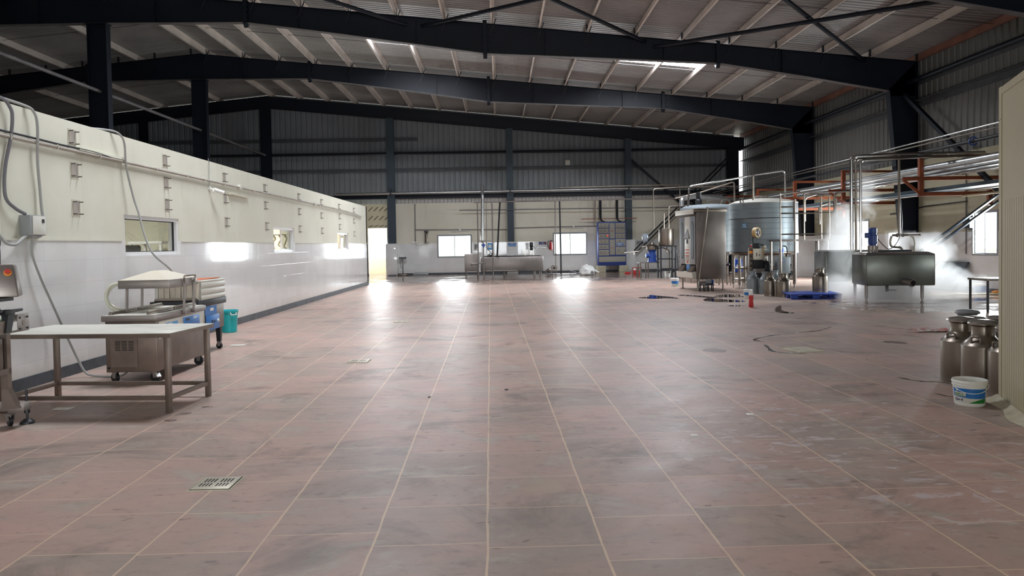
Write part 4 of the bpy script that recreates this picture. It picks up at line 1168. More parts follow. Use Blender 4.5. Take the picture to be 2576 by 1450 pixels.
# ------------------------------------------------------------------ steaming vat
t = thing('steam_vat', 'large stainless steel process vat on legs wrapped in white steam', 'vat', (9.15, 18.3, 0), -9)
MB().hexa([(0, 0, .42), (1.62, 0, .42), (1.62, 1.15, .42), (0, 1.15, .42), (0, 0, 1.2), (1.62, 0, 1.2), (1.62, 1.15, 1.2), (0, 1.15, 1.2)], bev=.03).build('body', M['vat'], t)
MB().hexa([(-.01, .0, 1.195), (1.63, 0, 1.195), (1.63, 1.16, 1.195), (-.01, 1.16, 1.195), (.06, .12, 1.255), (1.5, .12, 1.255), (1.5, 1.05, 1.255), (.06, 1.05, 1.255)]).build('rim', M['ss_dull'], t, smooth=False)
MB().box(.5, 1.3, .62, .98, 1.25, 1.3, bev=.01).build('hatch', M['blackmetal'], t)
for x, y in ((.03, .1), (1.33, .06), (.05, 1.05), (1.45, 1.05)):
    l = MB().cyl((x, y, .1), (x, y, .43), .04, n=14).build('leg', M['ss_dull'], t)
    MB().cyl((x, y, .0), (x, y, .12), .022, n=10).lathe([(0, 0), (.045, 0), (.045, .01), (.025, .035), (0, .035)], 14, (x, y)).build('foot', M['ss'], l)
o = MB().cyl((.9, .02, .53), (1.0, -.16, .5), .075, n=18).cyl((.99, -.14, .502), (1.02, -.2, .495), .095, n=18).build('outlet_valve', M['ss_dull'], t)
MB().cyl((1.021, -.201, .495), (1.03, -.22, .492), .065, n=18).build('outlet_bore', M['hole'], o)
MB().bar((.78, -.02, .6), (.98, -.04, .6), .02, .02).build('valve_lever', M['blackmetal'], o, smooth=False)
v = MB().box(.5, .56, .1, .16, .27, .43).build('drain_valve', M['blackmetal'], t, smooth=False)
MB().bar((.55, .12, .31), (.74, .08, .305), .02, .02).build('drain_handle', M['blackmetal'], v, smooth=False)
m_ = MB().lathe([(0, 1.42), (.09, 1.42), (.09, 1.46), (.11, 1.47), (.11, 1.68), (.09, 1.7), (.09, 1.74), (.1, 1.75), (.1, 1.86), (.08, 1.88), (0, 1.88)], 20, (.32, .5)).build('agitator_motor', M['motorblue'], t)
MB().box(.14, .24, .43, .57, 1.62, 1.75, bev=.01).build('terminal_box', M['motorblue'], m_)
for dx in (-.09, .09):
    MB().box(.32 + dx - .02, .32 + dx + .02, .45, .55, 1.25, 1.42).build('motor_stand', M['ss'], t, smooth=False)
MB().cyl((.32, .5, 1.24), (.32, .5, 1.43), .03, n=12).build('agitator_shaft', M['ss'], t)
tag(MB().tube(spline([(9.65, 18.75, 1.62), (9.8, 18.7, 1.42), (9.95, 18.7, 1.33), (10.15, 18.7, 1.5), (10.3, 18.75, 1.9), (10.35, 18.9, 2.6)]), .012, 6).build('power_cable', M['cable2']), 'dark cable sagging from the blue agitator motor', 'cable')

t = thing('rear_vat', 'second steel vat half lost in the steam behind the steaming one', 'vat', (9.33, 21.0, 0), 0)
MB().box(0, 1.7, 0, .8, .38, 1.26, bev=.04).build('body', M['vat'], t)
MB().box(.05, 1.65, .08, .72, 1.255, 1.29).build('rim', M['ss_dull'], t, smooth=False)
for x in (.1, 1.6):
    for y in (.1, .7): MB().cyl((x, y, 0), (x, y, .4), .035, n=10).build('leg', M['ss_dull'], t)

def pipe(name, pts, r, m, label, cat='pipe', rad=.12, n=10, group=None):
    return tag(MB().tube(fillet(pts, rad), r, n).build(name, m), label, cat, group)
pipe('steam_pipe', [(9.1, 18.95, 1.32), (9.1, 18.95, 3.72), (10.2, 19.1, 3.78), (13.0, 19.6, 3.85)], .045, M['chrome'], 'leftmost bright vertical pipe bent over above the vat')
pipe('steam_pipe', [(9.22, 18.97, 1.3), (9.22, 18.97, 3.66), (10.2, 19.12, 3.7), (13.0, 19.65, 3.76)], .03, M['ss'], 'thin middle pipe of the bent pair above the vat')
pipe('steam_pipe', [(9.31, 18.9, 1.2), (9.31, 18.9, 3.62), (10.2, 19.05, 3.66), (11.0, 19.2, 3.7)], .03, M['chrome'], 'right thin pipe of the bent bundle above the vat')
t = thing('filling_pipe', 'tall thin pipe with valve cross and spout hanging over the vat', 'pipe', (10.42, 19.1, 0))
MB().tube(fillet([(.9, .35, 3.75), (.0, .0, 3.72), (0, 0, 1.72)], .12), .03, 10).build('drop', M['ss'], t)
MB().cyl((-.18, 0, 1.68), (.22, 0, 1.68), .03, n=10).cyl((.2, 0, 1.68), (.55, 0, 1.68), .018, n=8).ball((.55, 0, 1.68), .03).ball((-.05, 0, 1.68), .055).ball((.1, 0, 1.68), .05).build('valve', M['ss_dull'], t)
MB().tube(fillet([(-.2, 0, 1.66), (-.24, 0, 1.52), (-.22, 0, 1.38), (.02, -.05, 1.36), (.06, -.06, 1.27)], .08), .028, 10).build('spout', M['ss'], t)
pipe('dipping_hose', [(10.55, 18.65, 1.1), (10.6, 18.7, 1.5), (10.58, 18.72, 1.62), (10.5, 18.73, 1.66)], .022, M['hose'], 'short pale hose standing in the right end of the vat', 'hose', .1)

# ------------------------------------------------------------------ pipe rack along the side wall
def rack(y, label):
    t = thing('pipe_bracket', label, 'bracket', (0, y, 0), 0, 'pipe rack brackets')
    MB().box(11.62, 11.74, -.05, .05, 2.75, 3.92).build('post', M['rack'], t, smooth=False)
    MB().box(11.17, 13.87, -.03, .03, 3.19, 3.29).build('shelf_bar', M['rack'], t, smooth=False)
    MB().box(11.62, 13.87, -.035, .035, 2.76, 2.86).build('lower_bar', M['rack'], t, smooth=False)
    MB().hexa([(11.62, -.03, 3.84), (13.87, -.03, 3.84), (13.87, .03, 3.84), (11.62, .03, 3.84), (11.62, -.03, 3.93), (13.87, -.03, 3.9), (13.87, .03, 3.9), (11.62, .03, 3.93)]).build('upper_bar', M['rack'], t, smooth=False)
    MB().bar((11.2, 0, 3.2), (11.66, 0, 2.82), .05, .07).build('strut', M['rack'], t, smooth=False)
    MB().box(13.55, 13.66, -.05, .05, 2.48, 2.9).build('wall_post', M['rack'], t, smooth=False)
    return t
t = rack(20.3, 'orange pipe bracket nearest the camera, right of the steaming vat')
dup(t, (0, 24.9, 0), 0, 'orange pipe bracket seen through the steam above the vat')
dup(t, (0, 29.0, 0), 0, 'orange pipe bracket behind the platform rails')
dup(t, (0, 33.2, 0), 0, 'orange pipe bracket above the big tank')
dup(t, (0, 37.6, 0), 0, 'orange pipe bracket farthest away near the corner')
for x, z, r, m, w in ((11.72, 4.27, .022, 'chrome', 'topmost thin bright pipe of the rack along the side wall'), (11.86, 4.2, .022, 'ss', 'thin pipe just under the topmost one on the rack'),
                      (12.3, 4.08, .05, 'blackmetal', 'dark pipe behind the thin bright pair on the rack'),
                      (11.78, 3.5, .095, 'alu', 'thick silver insulated pipe lying on the rack shelf'), (12.1, 3.42, .07, 'alu', 'second silver insulated pipe beside the thickest one'),
                      (12.4, 3.36, .05, 'alu', 'third slimmer silver pipe on the rack shelf'), (12.62, 3.35, .03, 'chrome', 'thin bright pipe on the rack shelf'), (12.8, 3.35, .03, 'chrome', 'thin bright pipe on the rack shelf nearest the wall'),
                      (12.9, 2.9, .03, 'chrome', 'thin pipe on the lower rack bar beside the dark tray')):
    tag(MB().tube([(x, 10.5, z), (x, 24.4, z), (x, 40.3, z)], r, 12).build('rack_pipe', M[m]), w, 'pipe', 'pipes on the side wall rack')
t = thing('cable_tray', 'dark blue grey cable tray lying on the lower bars of the rack', 'cable tray', (12.05, 0, 2.862))
MB().box(-.28, .28, 10.5, 40, 0, .012).box(-.28, -.27, 10.5, 40, 0, .09).box(.27, .28, 10.5, 40, 0, .09).build('tray', M['steel2'], t, smooth=False)
MB().tube([(-.12, 10.5, .05), (-.12, 40, .05)], .035, 8).build('cable', M['black'], t)
MB().tube([(.08, 10.5, .045), (.08, 40, .045)], .03, 8).build('cable', M['green'], t)
t = thing('valve_wheel', 'blue handwheel valve high on the rack next to the cold room edge', 'valve', (12.3, 19.0, 4.08))
MB().lathe([(.1, -.018), (.118, -.018), (.118, .018), (.1, .018), (.1, -.018)], 20).xf(Matrix.Rotation(PI / 2, 4, 'X')).build('wheel', M['motorblue'], t)
MB().bar((-.1, 0, 0), (.1, 0, 0), .02, .02).bar((0, 0, -.1), (0, 0, .1), .02, .02).cyl((0, -.05, 0), (0, .08, 0), .02, n=8).build('spoke', M['motorblue'], t, smooth=False)
tag(MB().tube([(12.6, 18.0, 2.72), (12.6, 19.9, 2.72)], .028, 10).build('tube_lamp', M['hosecream']), 'pale tube lamp under the nearest orange bracket', 'lamp')
t = thing('wall_speaker', 'black box fixed to the side wall beside the bright window', 'speaker', (RX, 21.56, 2.02))
MB().box(-.16, -.01, -.17, .17, -.16, .16, bev=.02).build('body', M['black'], t)
MB().box(-.02, -.001, -.1, .1, -.2, .2).build('bracket', M['blackmetal'], t, smooth=False)
tag(MB().tube([(RX - .03, 21.75, 4.0), (RX - .03, 21.75, 1.1)], .018, 8).build('conduit', M['cable2']), 'dark vertical conduit beside the black wall box', 'conduit')
pipe('conduit', [(RX - .03, 26.0, 2.45), (RX - .04, 24.9, 2.5), (RX - .04, 23.9, 2.62), (RX - .04, 21.7, 2.66)], .02, M['black'], 'dark conduit running along the sooty wall above the vat', 'conduit')
pipe('conduit', [(RX - .03, 40.0, 2.6), (RX - .03, 32.9, 2.6)], .02, M['black'], 'dark conduit on the far part of the side wall', 'conduit')
t = thing('steel_sheet', 'dark framed steel sheet leaning against the tiles right of the steam', 'sheet', (13.35, 22.3, 0))
MB().hexa([(0, -.75, .01), (.03, -.75, .0), (.03, .75, 0), (0, .75, .01), (.47, -.75, .86), (.5, -.75, .85), (.5, .75, .85), (.47, .75, .86)]).build('panel', M['steel2'], t, smooth=False)
for a, b in (((0, -.73, .03), (.475, -.73, .85)), ((0, .73, .03), (.475, .73, .85)), ((.475, -.75, .84), (.475, .75, .84)), ((.005, -.75, .03), (.005, .75, .03))):
    MB().bar((a[0] - .01, a[1], a[2]), (b[0] - .01, b[1], b[2]), .045, .045).build('frame_bar', M['blackmetal'], t, smooth=False)
tag(MB().tube(spline([(11.2, 19.6, .03), (11.8, 19.75, .03), (12.4, 20.0, .03), (13.0, 19.95, .03), (13.7, 19.9, .03)]), .03, 8).build('floor_hose', M['hosecream']), 'cream hose lying on the floor behind the vat', 'hose')
t = thing('small_table', 'small dark legged steel table half hidden by the cold room', 'table', (10.85, 15.6, 0), -4)
MB().box(-.62, .6, -.33, .4, .67, .71, bev=.004).build('table_top', M['ss'], t)
for x in (-.58, .56):
    for y in (-.29, .36): MB().box(x - .018, x + .018, y - .018, y + .018, 0, .67).build('leg', M['blackmetal'], t, smooth=False)
t = thing('floor_cloth', 'crumpled white cloth with red print lying on the floor behind the cans', 'cloth', (7.4, 12.45, 0), -4)
mb = MB()
n, mm = 20, 7
G = [[None] * (mm + 1) for _ in range(n + 1)]
for i in range(n + 1):
    for j in range(mm + 1):
        u, v = i / n - .5, j / mm - .5
        hgt = .012 + .06 * abs(math.sin(u * 9 + v * 4)) * (1 - abs(2 * v)) * (1.2 - abs(u)) + .035 * math.exp(-((u + .4) / .12) ** 2) * (1 - abs(2 * v)) + random.uniform(0, .012)
        G[i][j] = mb.bm.verts.new((u * .78 + .03 * math.sin(v * 9), v * (.24 + .1 * math.sin(u * 7)) + .05 * math.sin(u * 5), max(.003, hgt)))
for i in range(n):
    for j in range(mm): mb.bm.faces.new((G[i][j], G[i + 1][j], G[i + 1][j + 1], G[i][j + 1]))
mb.build('cloth', M['cloth'], t)

# ------------------------------------------------------------------ milk pouch machine
t = thing('pouch_packing_machine', 'tall stainless milk pouch packing machine with two oval window doors', 'packing machine', (6.42, 23.95, 0), 7)
MB().box(0, 1.0, 0, 1.5, .37, 2.56, bev=.012).build('cabinet', M['ss_dull'], t)
MB().box(-.1, 1.03, -.03, 1.56, 2.56, 2.68, bev=.01).build('roof_cap', M['ss'], t)
MB().box(-.14, -.1, -.02, 1.56, 2.5, 2.66, bev=.006).build('sign_strip', M['offwhite'], t)
def oval(y0, y1, z0, z1, x, n=12):
    r = (y1 - y0) / 2; c = (y0 + y1) / 2
    return [(c + r * math.cos(a), (z1 - r) + r * math.sin(a)) for a in [PI * i / n for i in range(n + 1)]] + [(c + r * math.cos(a), (z0 + r) + r * math.sin(a)) for a in [PI + PI * i / n for i in range(n + 1)]]
for y0, y1 in ((.06, .5), (.98, 1.42)):
    d = MB().box(-.04, -.001, y0, y1, .86, 2.44, bev=.008).build('door', M['door_grey'], t)
    c = (y0 + y1) / 2
    MB().prism(oval(c - .1, c + .1, 1.05, 2.26, 0), 'X', -.048, -.039).build('oval_window', M['glass_dark'], d)
    MB().prism(oval(c - .125, c + .125, 1.02, 2.29, 0), 'X', -.044, -.038).build('window_seal', M['black'], d)
    MB().box(-.046, -.039, c - .06, c + .06, 2.33, 2.38).build('plate', M['navy'], d, smooth=False)
p = MB().box(-.035, -.001, .52, .96, .86, 2.44, bev=.004).build('control_strip', M['offwhite'], t)
MB().box(-.045, -.034, .66, .8, 1.54, 1.68, bev=.004).build('timer', M['black'], p)
for k in range(3):
    for j in range(3): MB().cyl((-.034, .62 + j * .11, 1.33 - k * .1), (-.05, .62 + j * .11, 1.33 - k * .1), .024, n=10).build('red_button', M['redink'], p)
for k in range(2):
    for j in range(3): MB().cyl((-.034, .62 + j * .11, 1.06 - k * .07), (-.046, .62 + j * .11, 1.06 - k * .07), .017, n=8).build('black_button', M['black'], p)
MB().cyl((-.034, .7, .93), (-.06, .7, .93), .04, n=12).build('stop_button', M['redink'], p)
MB().hexa([(-.08, .5, 1.72), (-.036, .5, 1.7), (-.036, .95, 1.68), (-.08, .95, 1.72), (-.05, .66, 2.02), (-.036, .66, 2.02), (-.036, .74, 2.02), (-.05, .74, 2.02)]).build('hanging_cloth', M['grey'], p, smooth=False)
for y0, y1 in ((.1, .5), (.96, 1.38)):
    MB().box(-.012, .002, y0, y1, .63, .85).build('outlet_opening', M['hole'], t, smooth=False)
    MB().hexa([(-.16, y0 + .02, .6), (0, y0 + .02, .62), (0, y1 - .02, .62), (-.16, y1 - .02, .6), (-.16, y0 + .02, .61), (0, y0 + .02, .82), (0, y1 - .02, .82), (-.16, y1 - .02, .61)]).build('chute', M['ss_dark'], t, smooth=False)
MB().box(-.02, -.002, .6, .86, .66, .84).build('blue_label', M['blue'], t, smooth=False)
MB().hexa([(-.14, .03, .42), (-.01, .03, .37), (-.01, 1.47, .37), (-.14, 1.47, .42), (-.16, .03, .6), (-.01, .03, .62), (-.01, 1.47, .62), (-.16, 1.47, .6)]).build('skirt', M['offwhite'], t, smooth=False)
for x in (.05, .92):
    for y in (.08, 1.4):
        MB().cyl((x, y, .02), (x, y, .38), .025, n=10).box(x - .06, x + .06, y - .06, y + .06, 0, .02).build('leg', M['ss_dark'], t)
pipe('leaning_rod', [(6.77, 23.88, 2.72), (6.41, 23.82, .0)], .028, M['ss'], 'slim steel rod leaning against the pouch packing machine', 'rod')
t = thing('floor_pump', 'small pump with blue motor on a black stand under the pouch machine', 'pump', (6.62, 23.62, 0))
for x in (-.2, -.06, .2, .06):
    MB().box(x - .015, x + .015, -.1, -.07, 0, .2).box(x - .015, x + .015, .07, .1, 0, .2).build('leg', M['blackmetal'], t, smooth=False)
MB().box(-.24, .24, -.12, .12, .2, .225).build('base', M['blackmetal'], t, smooth=False)
MB().cyl((-.02, 0, .3), (.16, 0, .3), .075, n=16).build('motor', M['grey'], t)
MB().cyl((.16, 0, .3), (.22, 0, .3), .08, n=16).build('fan_cover', M['motorblue'], t)
MB().cyl((-.2, 0, .28), (-.02, 0, .29), .045, n=12).cyl((-.2, 0, .28), (-.24, 0, .28), .07, n=12).build('pump_head', M['ss_dull'], t)

# ------------------------------------------------------------------ tanks
t = thing('milk_tank', 'big round blue-grey milk tank on tubular legs with seamed wall', 'tank', (8.92, 24.85, 0))
R_ = 1.105
MB().lathe([(0, 1.08), (R_ * .6, 1.1), (R_ * .97, 1.2), (R_, 1.24), (R_, 2.83), (R_ * .99, 2.845)], 64).build('shell', M['tankskin'], t)
MB().lathe([(R_ * 1.003, 1.18), (R_ * 1.003, 1.225), (R_ * .9, 1.12)], 64).build('bottom_ring', M['ss_dark'], t)
MB().lathe([(R_ * .995, 2.835), (R_ * 1.002, 2.86), (R_ * .8, 2.945), (R_ * .45, 3.0), (0, 3.02)], 64).build('domed_top', M['ss_top'], t)
mb = MB()
for i, z in enumerate((1.45, 1.63, 1.81, 1.99, 2.17, 2.49, 2.65)):
    mb.lathe([(R_ + .0005, z - .003), (R_ + .003, z), (R_ + .0005, z + .003)], 64)
mb.build('seam', M['tankseam'], t)
MB().lathe([(R_ + .001, 2.32), (R_ + .005, 2.325), (R_ + .005, 2.34), (R_ + .001, 2.345)], 64).build('dark_band', M['black'], t)
for a in (200, 245, 290, 335, 20, 65, 110, 155):
    c, s_ = math.cos(math.radians(a)), math.sin(math.radians(a))
    l = MB().cyl((c * .98, s_ * .98, .13), (c * .98, s_ * .98, 1.2), .05, n=12).build('leg', M['ss'], t)
    MB().cyl((c * .98, s_ * .98, 0), (c * .98, s_ * .98, .14), .025, n=10).build('foot', M['ss_dull'], l)
for z in (.3, .68):
    pts = [(.98 * math.cos(math.radians(a)), .98 * math.sin(math.radians(a)), z) for a in (200, 245, 290, 335, 20, 65, 110, 155, 200)]
    MB().tube(pts, .022, 8).build('leg_rail', M['ss'], t)
a = math.radians(214)
s_ = MB()
for i in range(4):
    b0, b1 = a + i * .04, a + (i + 1) * .04
    q = lambda b, z: ((R_ + .008) * math.cos(b), (R_ + .008) * math.sin(b), z)
    s_.poly([q(b0, 2.02), q(b1, 2.02), q(b1, 2.17), q(b0, 2.17)])
s_ = s_.build('sign', M['lblue'], t)
text('MILK', .06, M['white'], s_, ((R_ + .012) * math.cos(a + .08), (R_ + .012) * math.sin(a + .08), 2.125), (PI / 2, 0, a + .08 + PI / 2), bold=.002)
text('TANK', .06, M['white'], s_, ((R_ + .012) * math.cos(a + .08), (R_ + .012) * math.sin(a + .08), 2.06), (PI / 2, 0, a + .08 + PI / 2), bold=.002)
MB().tube(fillet([(-.95, -.6, 2.86), (-1.0, -.6, 3.0), (-.86, -.5, 3.02), (-.84, -.5, 2.88)], .06), .02, 8).build('lifting_lug', M['ss'], t)
MB().lathe([(.2, 3.0), (.24, 3.0), (.24, 3.08), (.2, 3.1), (0, 3.11)], 20, (-.1, -.1)).build('manhole', M['ss_dull'], t)
t = thing('buffer_tank', 'second round tank mostly hidden behind the pouch packing machine', 'tank', (8.28, 29.0, 0))
R_ = 1.12
MB().lathe([(0, 1.0), (R_ * .6, 1.02), (R_, 1.2), (R_, 2.9), (R_ * .99, 2.92)], 56).build('shell', M['tankskin'], t)
MB().lathe([(R_, 2.91), (R_ * .8, 3.02), (R_ * .4, 3.06), (0, 3.07)], 56).build('domed_top', M['tankskin'], t)
mb = MB()
for z in (1.4, 1.6, 1.8, 2.0, 2.2, 2.4, 2.6): mb.lathe([(R_ + .0005, z - .003), (R_ + .004, z), (R_ + .0005, z + .003)], 56)
mb.build('seam', M['tankseam'], t)
for a in range(30, 390, 60):
    c, s_ = math.cos(math.radians(a)) * .98, math.sin(math.radians(a)) * .98
    MB().cyl((c, s_, 0), (c, s_, 1.15), .045, n=10).build('leg', M['ss'], t)
MB().tube(fillet([(.3, -.5, 3.0), (.35, -.5, 3.2), (.6, -.5, 3.22), (.7, -.5, 3.0)], .08), .03, 8).tube(fillet([(-.2, -.4, 3.0), (-.2, -.4, 3.18), (.1, -.4, 3.2), (.15, -.4, 3.0)], .08), .03, 8).build('hatch_handle', M['ss'], t)
m_ = MB().lathe([(0, 3.05), (.12, 3.05), (.12, 3.2), (.08, 3.25), (.11, 3.3), (.11, 3.5), (0, 3.52)], 18, (-.55, -.5)).build('motor', M['black'], t)
t = thing('balance_tank', 'small steel cylinder tank on a dark stand left of the pouch machine', 'tank', (7.5, 33.1, 0))
MB().lathe([(0, 1.44), (.32, 1.44), (.335, 1.47), (.335, 2.18), (.33, 2.2), (.3, 2.2), (0, 2.21)], 40).build('shell', M['ss'], t)
MB().box(-.4, .4, -.4, .4, 1.4, 1.44).build('stand_top', M['blackmetal'], t, smooth=False)
for x in (-.32, .32):
    for y in (-.32, .32): MB().box(x - .03, x + .03, y - .03, y + .03, 0, 1.4).build('leg', M['blackmetal'], t, smooth=False)
for z in (.4, .85): MB().box(-.32, .32, -.34, -.3, z - .02, z + .02).box(-.32, .32, .3, .34, z - .02, z + .02).box(-.34, -.3, -.32, .32, z - .02, z + .02).box(.3, .34, -.32, .32, z - .02, z + .02).build('brace', M['blackmetal'], t, smooth=False)
MB().tube(fillet([(.0, -.1, 1.42), (0, -.1, 1.25), (.1, -.15, 1.2), (.1, -.15, .2)], .06), .025, 8).build('outlet', M['ss'], t)
MB().cyl((-.12, -.12, 2.2), (-.12, -.12, 2.9), .03, n=8).build('inlet', M['ss'], t)
t = thing('step_ladder', 'small steel step ladder between the stand and the pouch machine', 'ladder', (8.05, 32.4, 0))
for x in (-.22, .22):
    MB().bar((x, -.3, 0), (x, .25, 1.3), .04, .05).build('side_rail', M['blackmetal'], t, smooth=False)
for k in range(5):
    MB().box(-.22, .22, -.3 + .1 * k - .0, -.14 + .1 * k, .22 + k * .24, .245 + k * .24).build('tread', M['ss'], t, smooth=False)
# separator on its table
t = thing('separator_table', 'steel table carrying the blue motored cream separator', 'table', (6.85, 33.75, 0))
MB().box(-.5, .52, -.3, .35, .66, .7).build('table_top', M['ss_dull'], t, smooth=False)
for x in (-.46, .48, -.1):
    for y in (-.26, .31): MB().box(x - .025, x + .025, y - .025, y + .025, 0, .66).build('leg', M['ss'], t, smooth=False)
t = thing('cream_separator', 'cream separator with blue motor housing and steel bowl on the table', 'separator', (6.98, 33.7, .7))
MB().box(-.2, .2, -.2, .2, 0, .05, bev=.01).lathe([(0, .05), (.2, .05), (.17, .15), (.2, .25), (.15, .42), (.17, .5), (.2, .56), (0, .57)], 24).cyl((-.3, -.05, .3), (.1, -.05, .3), .1, n=16).build('housing', M['motorblue'], t)
MB().lathe([(0, .57), (.24, .57), (.25, .62), (.25, .74), (.2, .78), (.1, .82), (.06, .9), (0, .92)], 24).build('bowl', M['ss'], t)
MB().tube(fillet([(-.2, 0, .72), (-.45, 0, .72), (-.5, 0, .6), (-.6, 0, .5), (-1.25, 0, .45)], .08), .025, 8).tube(fillet([(.2, 0, .62), (.5, 0, .65), (.65, 0, .6), (.68, 0, .45)], .06), .025, 8).build('spout', M['ss'], t)
MB().lathe([(.1, .92), (.14, .98), (.16, 1.2), (.13, 1.3), (.0, 1.32)], 16, (-.3, 0)).build('float_bowl', M['clear'], t)
for x, lab in ((6.28, 'steel stool with red seat stripes left of the separator table'), (6.5, 'red and white stool pressed against the separator table')):
    t = thing('low_stool', lab, 'stool', (x, 34.3, 0), 0, 'stools by the separator')
    for a in (-.08, .08):
        for b in (-.1, .1): MB().box(a - .012, a + .012, b - .012, b + .012, 0, .42).build('leg', M['ss'], t, smooth=False)
    MB().box(-.1, .1, -.12, .12, .42, .45).build('seat', M['red'], t, smooth=False)
t = thing('red_crate', 'red plastic crate with a white bag in it near the separator table', 'crate', (6.95, 37.7, 0))
MB().hexa([(-.18, -.15, 0), (.18, -.15, 0), (.18, .15, 0), (-.18, .15, 0), (-.2, -.17, .2), (.2, -.17, .2), (.2, .17, .2), (-.2, .17, .2)], bev=.01).build('body', M['red'], t)
MB().ball((.02, 0, .22), (.16, .13, .12)).build('bag', M['bag'], t)
t = thing('red_bar', 'low red bar on the floor left of the red crate', 'bar', (6.75, 38.6, 0))
MB().box(-.2, .1, -.04, .04, 0, .08, bev=.01).build('bar', M['red'], t)
pipe('tall_pipe', [(6.9, 32.9, 2.22), (6.9, 32.9, 3.98), (8.4, 32.9, 4.06), (10.5, 32.9, 4.06)], .028, M['ss'], 'thin tall pipe bent over beside the small steel cylinder tank')
pipe('tall_pipe', [(7.62, 33.1, 2.22), (7.62, 33.1, 3.2), (8.6, 33.1, 3.25)], .028, M['ss'], 'shorter bent pipe rising from the small steel cylinder tank')

# ------------------------------------------------------------------ platform with rails, cup filler, box machine
t = thing('service_platform', 'tubular steel service platform with handrails to the right of the big tank', 'platform', (8.75, 23.1, 0))
def pl(*pts, r=.022): return MB().tube(fillet(pts, .06), r, 8)
MB().box(-.15, 1.45, -.55, .35, 1.56, 1.62).build('deck', M['ss_dull'], t, smooth=False)
for x, y in ((-.1, -.5), (1.05, -.5), (1.35, -.5), (-.1, .3), (1.35, .3)):
    pl((x, y, 0), (x, y, 1.56), r=.035).build('leg', M['ss'], t)
pl((-.12, -.55, 1.3), (-.12, -.55, 3.02), (.5, -.5, 3.08)).build('handrail_post', M['ss'], t)
pl((.34, -.52, .3), (.34, -.52, 2.85), r=.035).build('handrail_post', M['ss_dull'], t)
for x, z in ((.62, 3.02), (1.15, 2.9), (1.4, 2.9)):
    pl((x, -.53, 1.6), (x, -.53, z)).build('handrail_post', M['ss'], t)
for z in (2.42, 1.78): pl((-.12, -.55, z), (1.6, -.53, z)).build('rail', M['ss'], t)
pl((.34, -.52, 2.62), (-.12, -.55, 2.62)).build('rail', M['ss'], t)
pl((.5, -.53, 3.05), (2.2, -.5, 3.06), r=.014).build('top_wire', M['ss_dull'], t)
pl((1.35, .3, 1.75), (2.0, .3, 1.75), (2.0, .3, 2.9)).build('rail', M['ss'], t)
t = thing('cup_filling_machine', 'old cream cup filling machine with a tape reel on top in front of the tank', 'filling machine', (8.17, 23.3, 0), 0)
MB().box(-.2, .1, -.2, .2, .1, .58, bev=.01).build('stand', M['blackmetal'], t)
MB().box(-.2, .16, -.2, .2, .58, .72, bev=.005).build('steel_base', M['ss_dull'], t)
MB().box(-.2, .12, -.2, .2, .72, 1.0, bev=.005).build('dark_body', M['black'], t)
b = MB().box(-.2, .1, -.21, .2, 1.0, 1.35, bev=.008).build('cream_body', M['cream'], t)
MB().box(-.1, -.08, -.218, -.209, 1.1, 1.22).box(-.02, .0, -.218, -.209, 1.12, 1.17).build('dial', M['black'], b, smooth=False)
MB().box(-.32, -.21, -.18, -.08, .3, 1.38, bev=.004).build('channel_post', M['ss_dark'], t)
for z in (.62, .78, .94, 1.08): MB().box(-.285, -.245, -.184, -.178, z, z + .06).build('post_slot', M['hole'], t, smooth=False)
MB().box(-.325, -.205, -.19, -.181, 1.2, 1.28).build('orange_label', M['orange'], t, smooth=False)
MB().ball((-.23, -.1, 1.43), .035).build('red_knob', M['red'], t)
MB().box(-.17, .05, -.12, .12, 1.35, 1.52, bev=.02).box(.02, .2, -.05, .05, 1.44, 1.48).build('press_head', M['blackmetal'], t)
MB().cyl((-.13, 0, 1.5), (-.13, 0, 1.98), .035, n=10).build('reel_post', M['blackmetal'], t)
r_ = MB()
rm = Matrix.Translation((-.04, -.05, 1.86)) @ Matrix.Rotation(math.radians(-55), 4, 'Z') @ Matrix.Rotation(PI / 2, 4, 'Y')
r_.lathe([(.12, -.06), (.165, -.06), (.165, .06), (.12, .06), (.12, -.06)], 36).xf(rm).build('tape_roll', M['tape'], t)
r_ = MB().lathe([(0, -.01), (.125, -.01), (.125, .055), (0, .055)], 36).xf(rm).build('reel_core', M['black'], t)
r_ = MB()
for k_ in range(3):
    a = k_ * 2 * PI / 3 + .5
    r_.bar((0, 0, .062), (.14 * math.cos(a), .14 * math.sin(a), .062), .04, .014)
r_.cyl((0, 0, .055), (0, 0, .08), .03, n=12).xf(rm).build('reel_spokes', M['ss_dull'], t, smooth=False)
MB().tube(spline([(.17, -.1, 1.42), (.14, -.14, 1.2), (.1, -.16, .95), (.07, -.15, .82)]), .025, 8).build('tape_web', M['tape'], t)
MB().ball((.22, -.05, 1.4), (.06, .05, .05)).ball((.24, -.05, 1.05), (.06, .06, .06)).box(.1, .3, -.1, .1, 1.3, 1.34).build('fitting', M['white'], t)
MB().lathe([(0, .5), (.14, .52), (.17, .62), (.15, .74), (.16, .84), (.1, .95), (0, .97)], 18, (.27, .05)).build('black_cover', M['black'], t)
t = thing('control_box_machine', 'light grey metal box with a navy brand plate and a water bottle on top', 'machine', (8.83, 22.95, 0), 0)
MB().box(-.2, .2, -.15, .15, .57, 1.08, bev=.012).build('body', M['cangrey'], t)
l = MB().box(-.13, .03, -.156, -.149, .92, .99, bev=.002).build('name_plate', M['navy'], t)
text('ELPAC', .052, M['white'], l, (-.05, -.159, .955), UPR, bold=.0015)
mb = MB()
for i in range(8): mb.box(-.06, .04, -.153, -.149, .66 + i * .03, .665 + i * .03)
mb.build('vent', M['girt'], t, smooth=False)
for x in (-.17, .17):
    for y in (-.12, .12): MB().box(x - .015, x + .015, y - .015, y + .015, 0, .58).build('leg', M['blackmetal'], t, smooth=False)
for z in (.82, .55): MB().ball((.25, 0, z), .045).build('knob', M['black'], t)
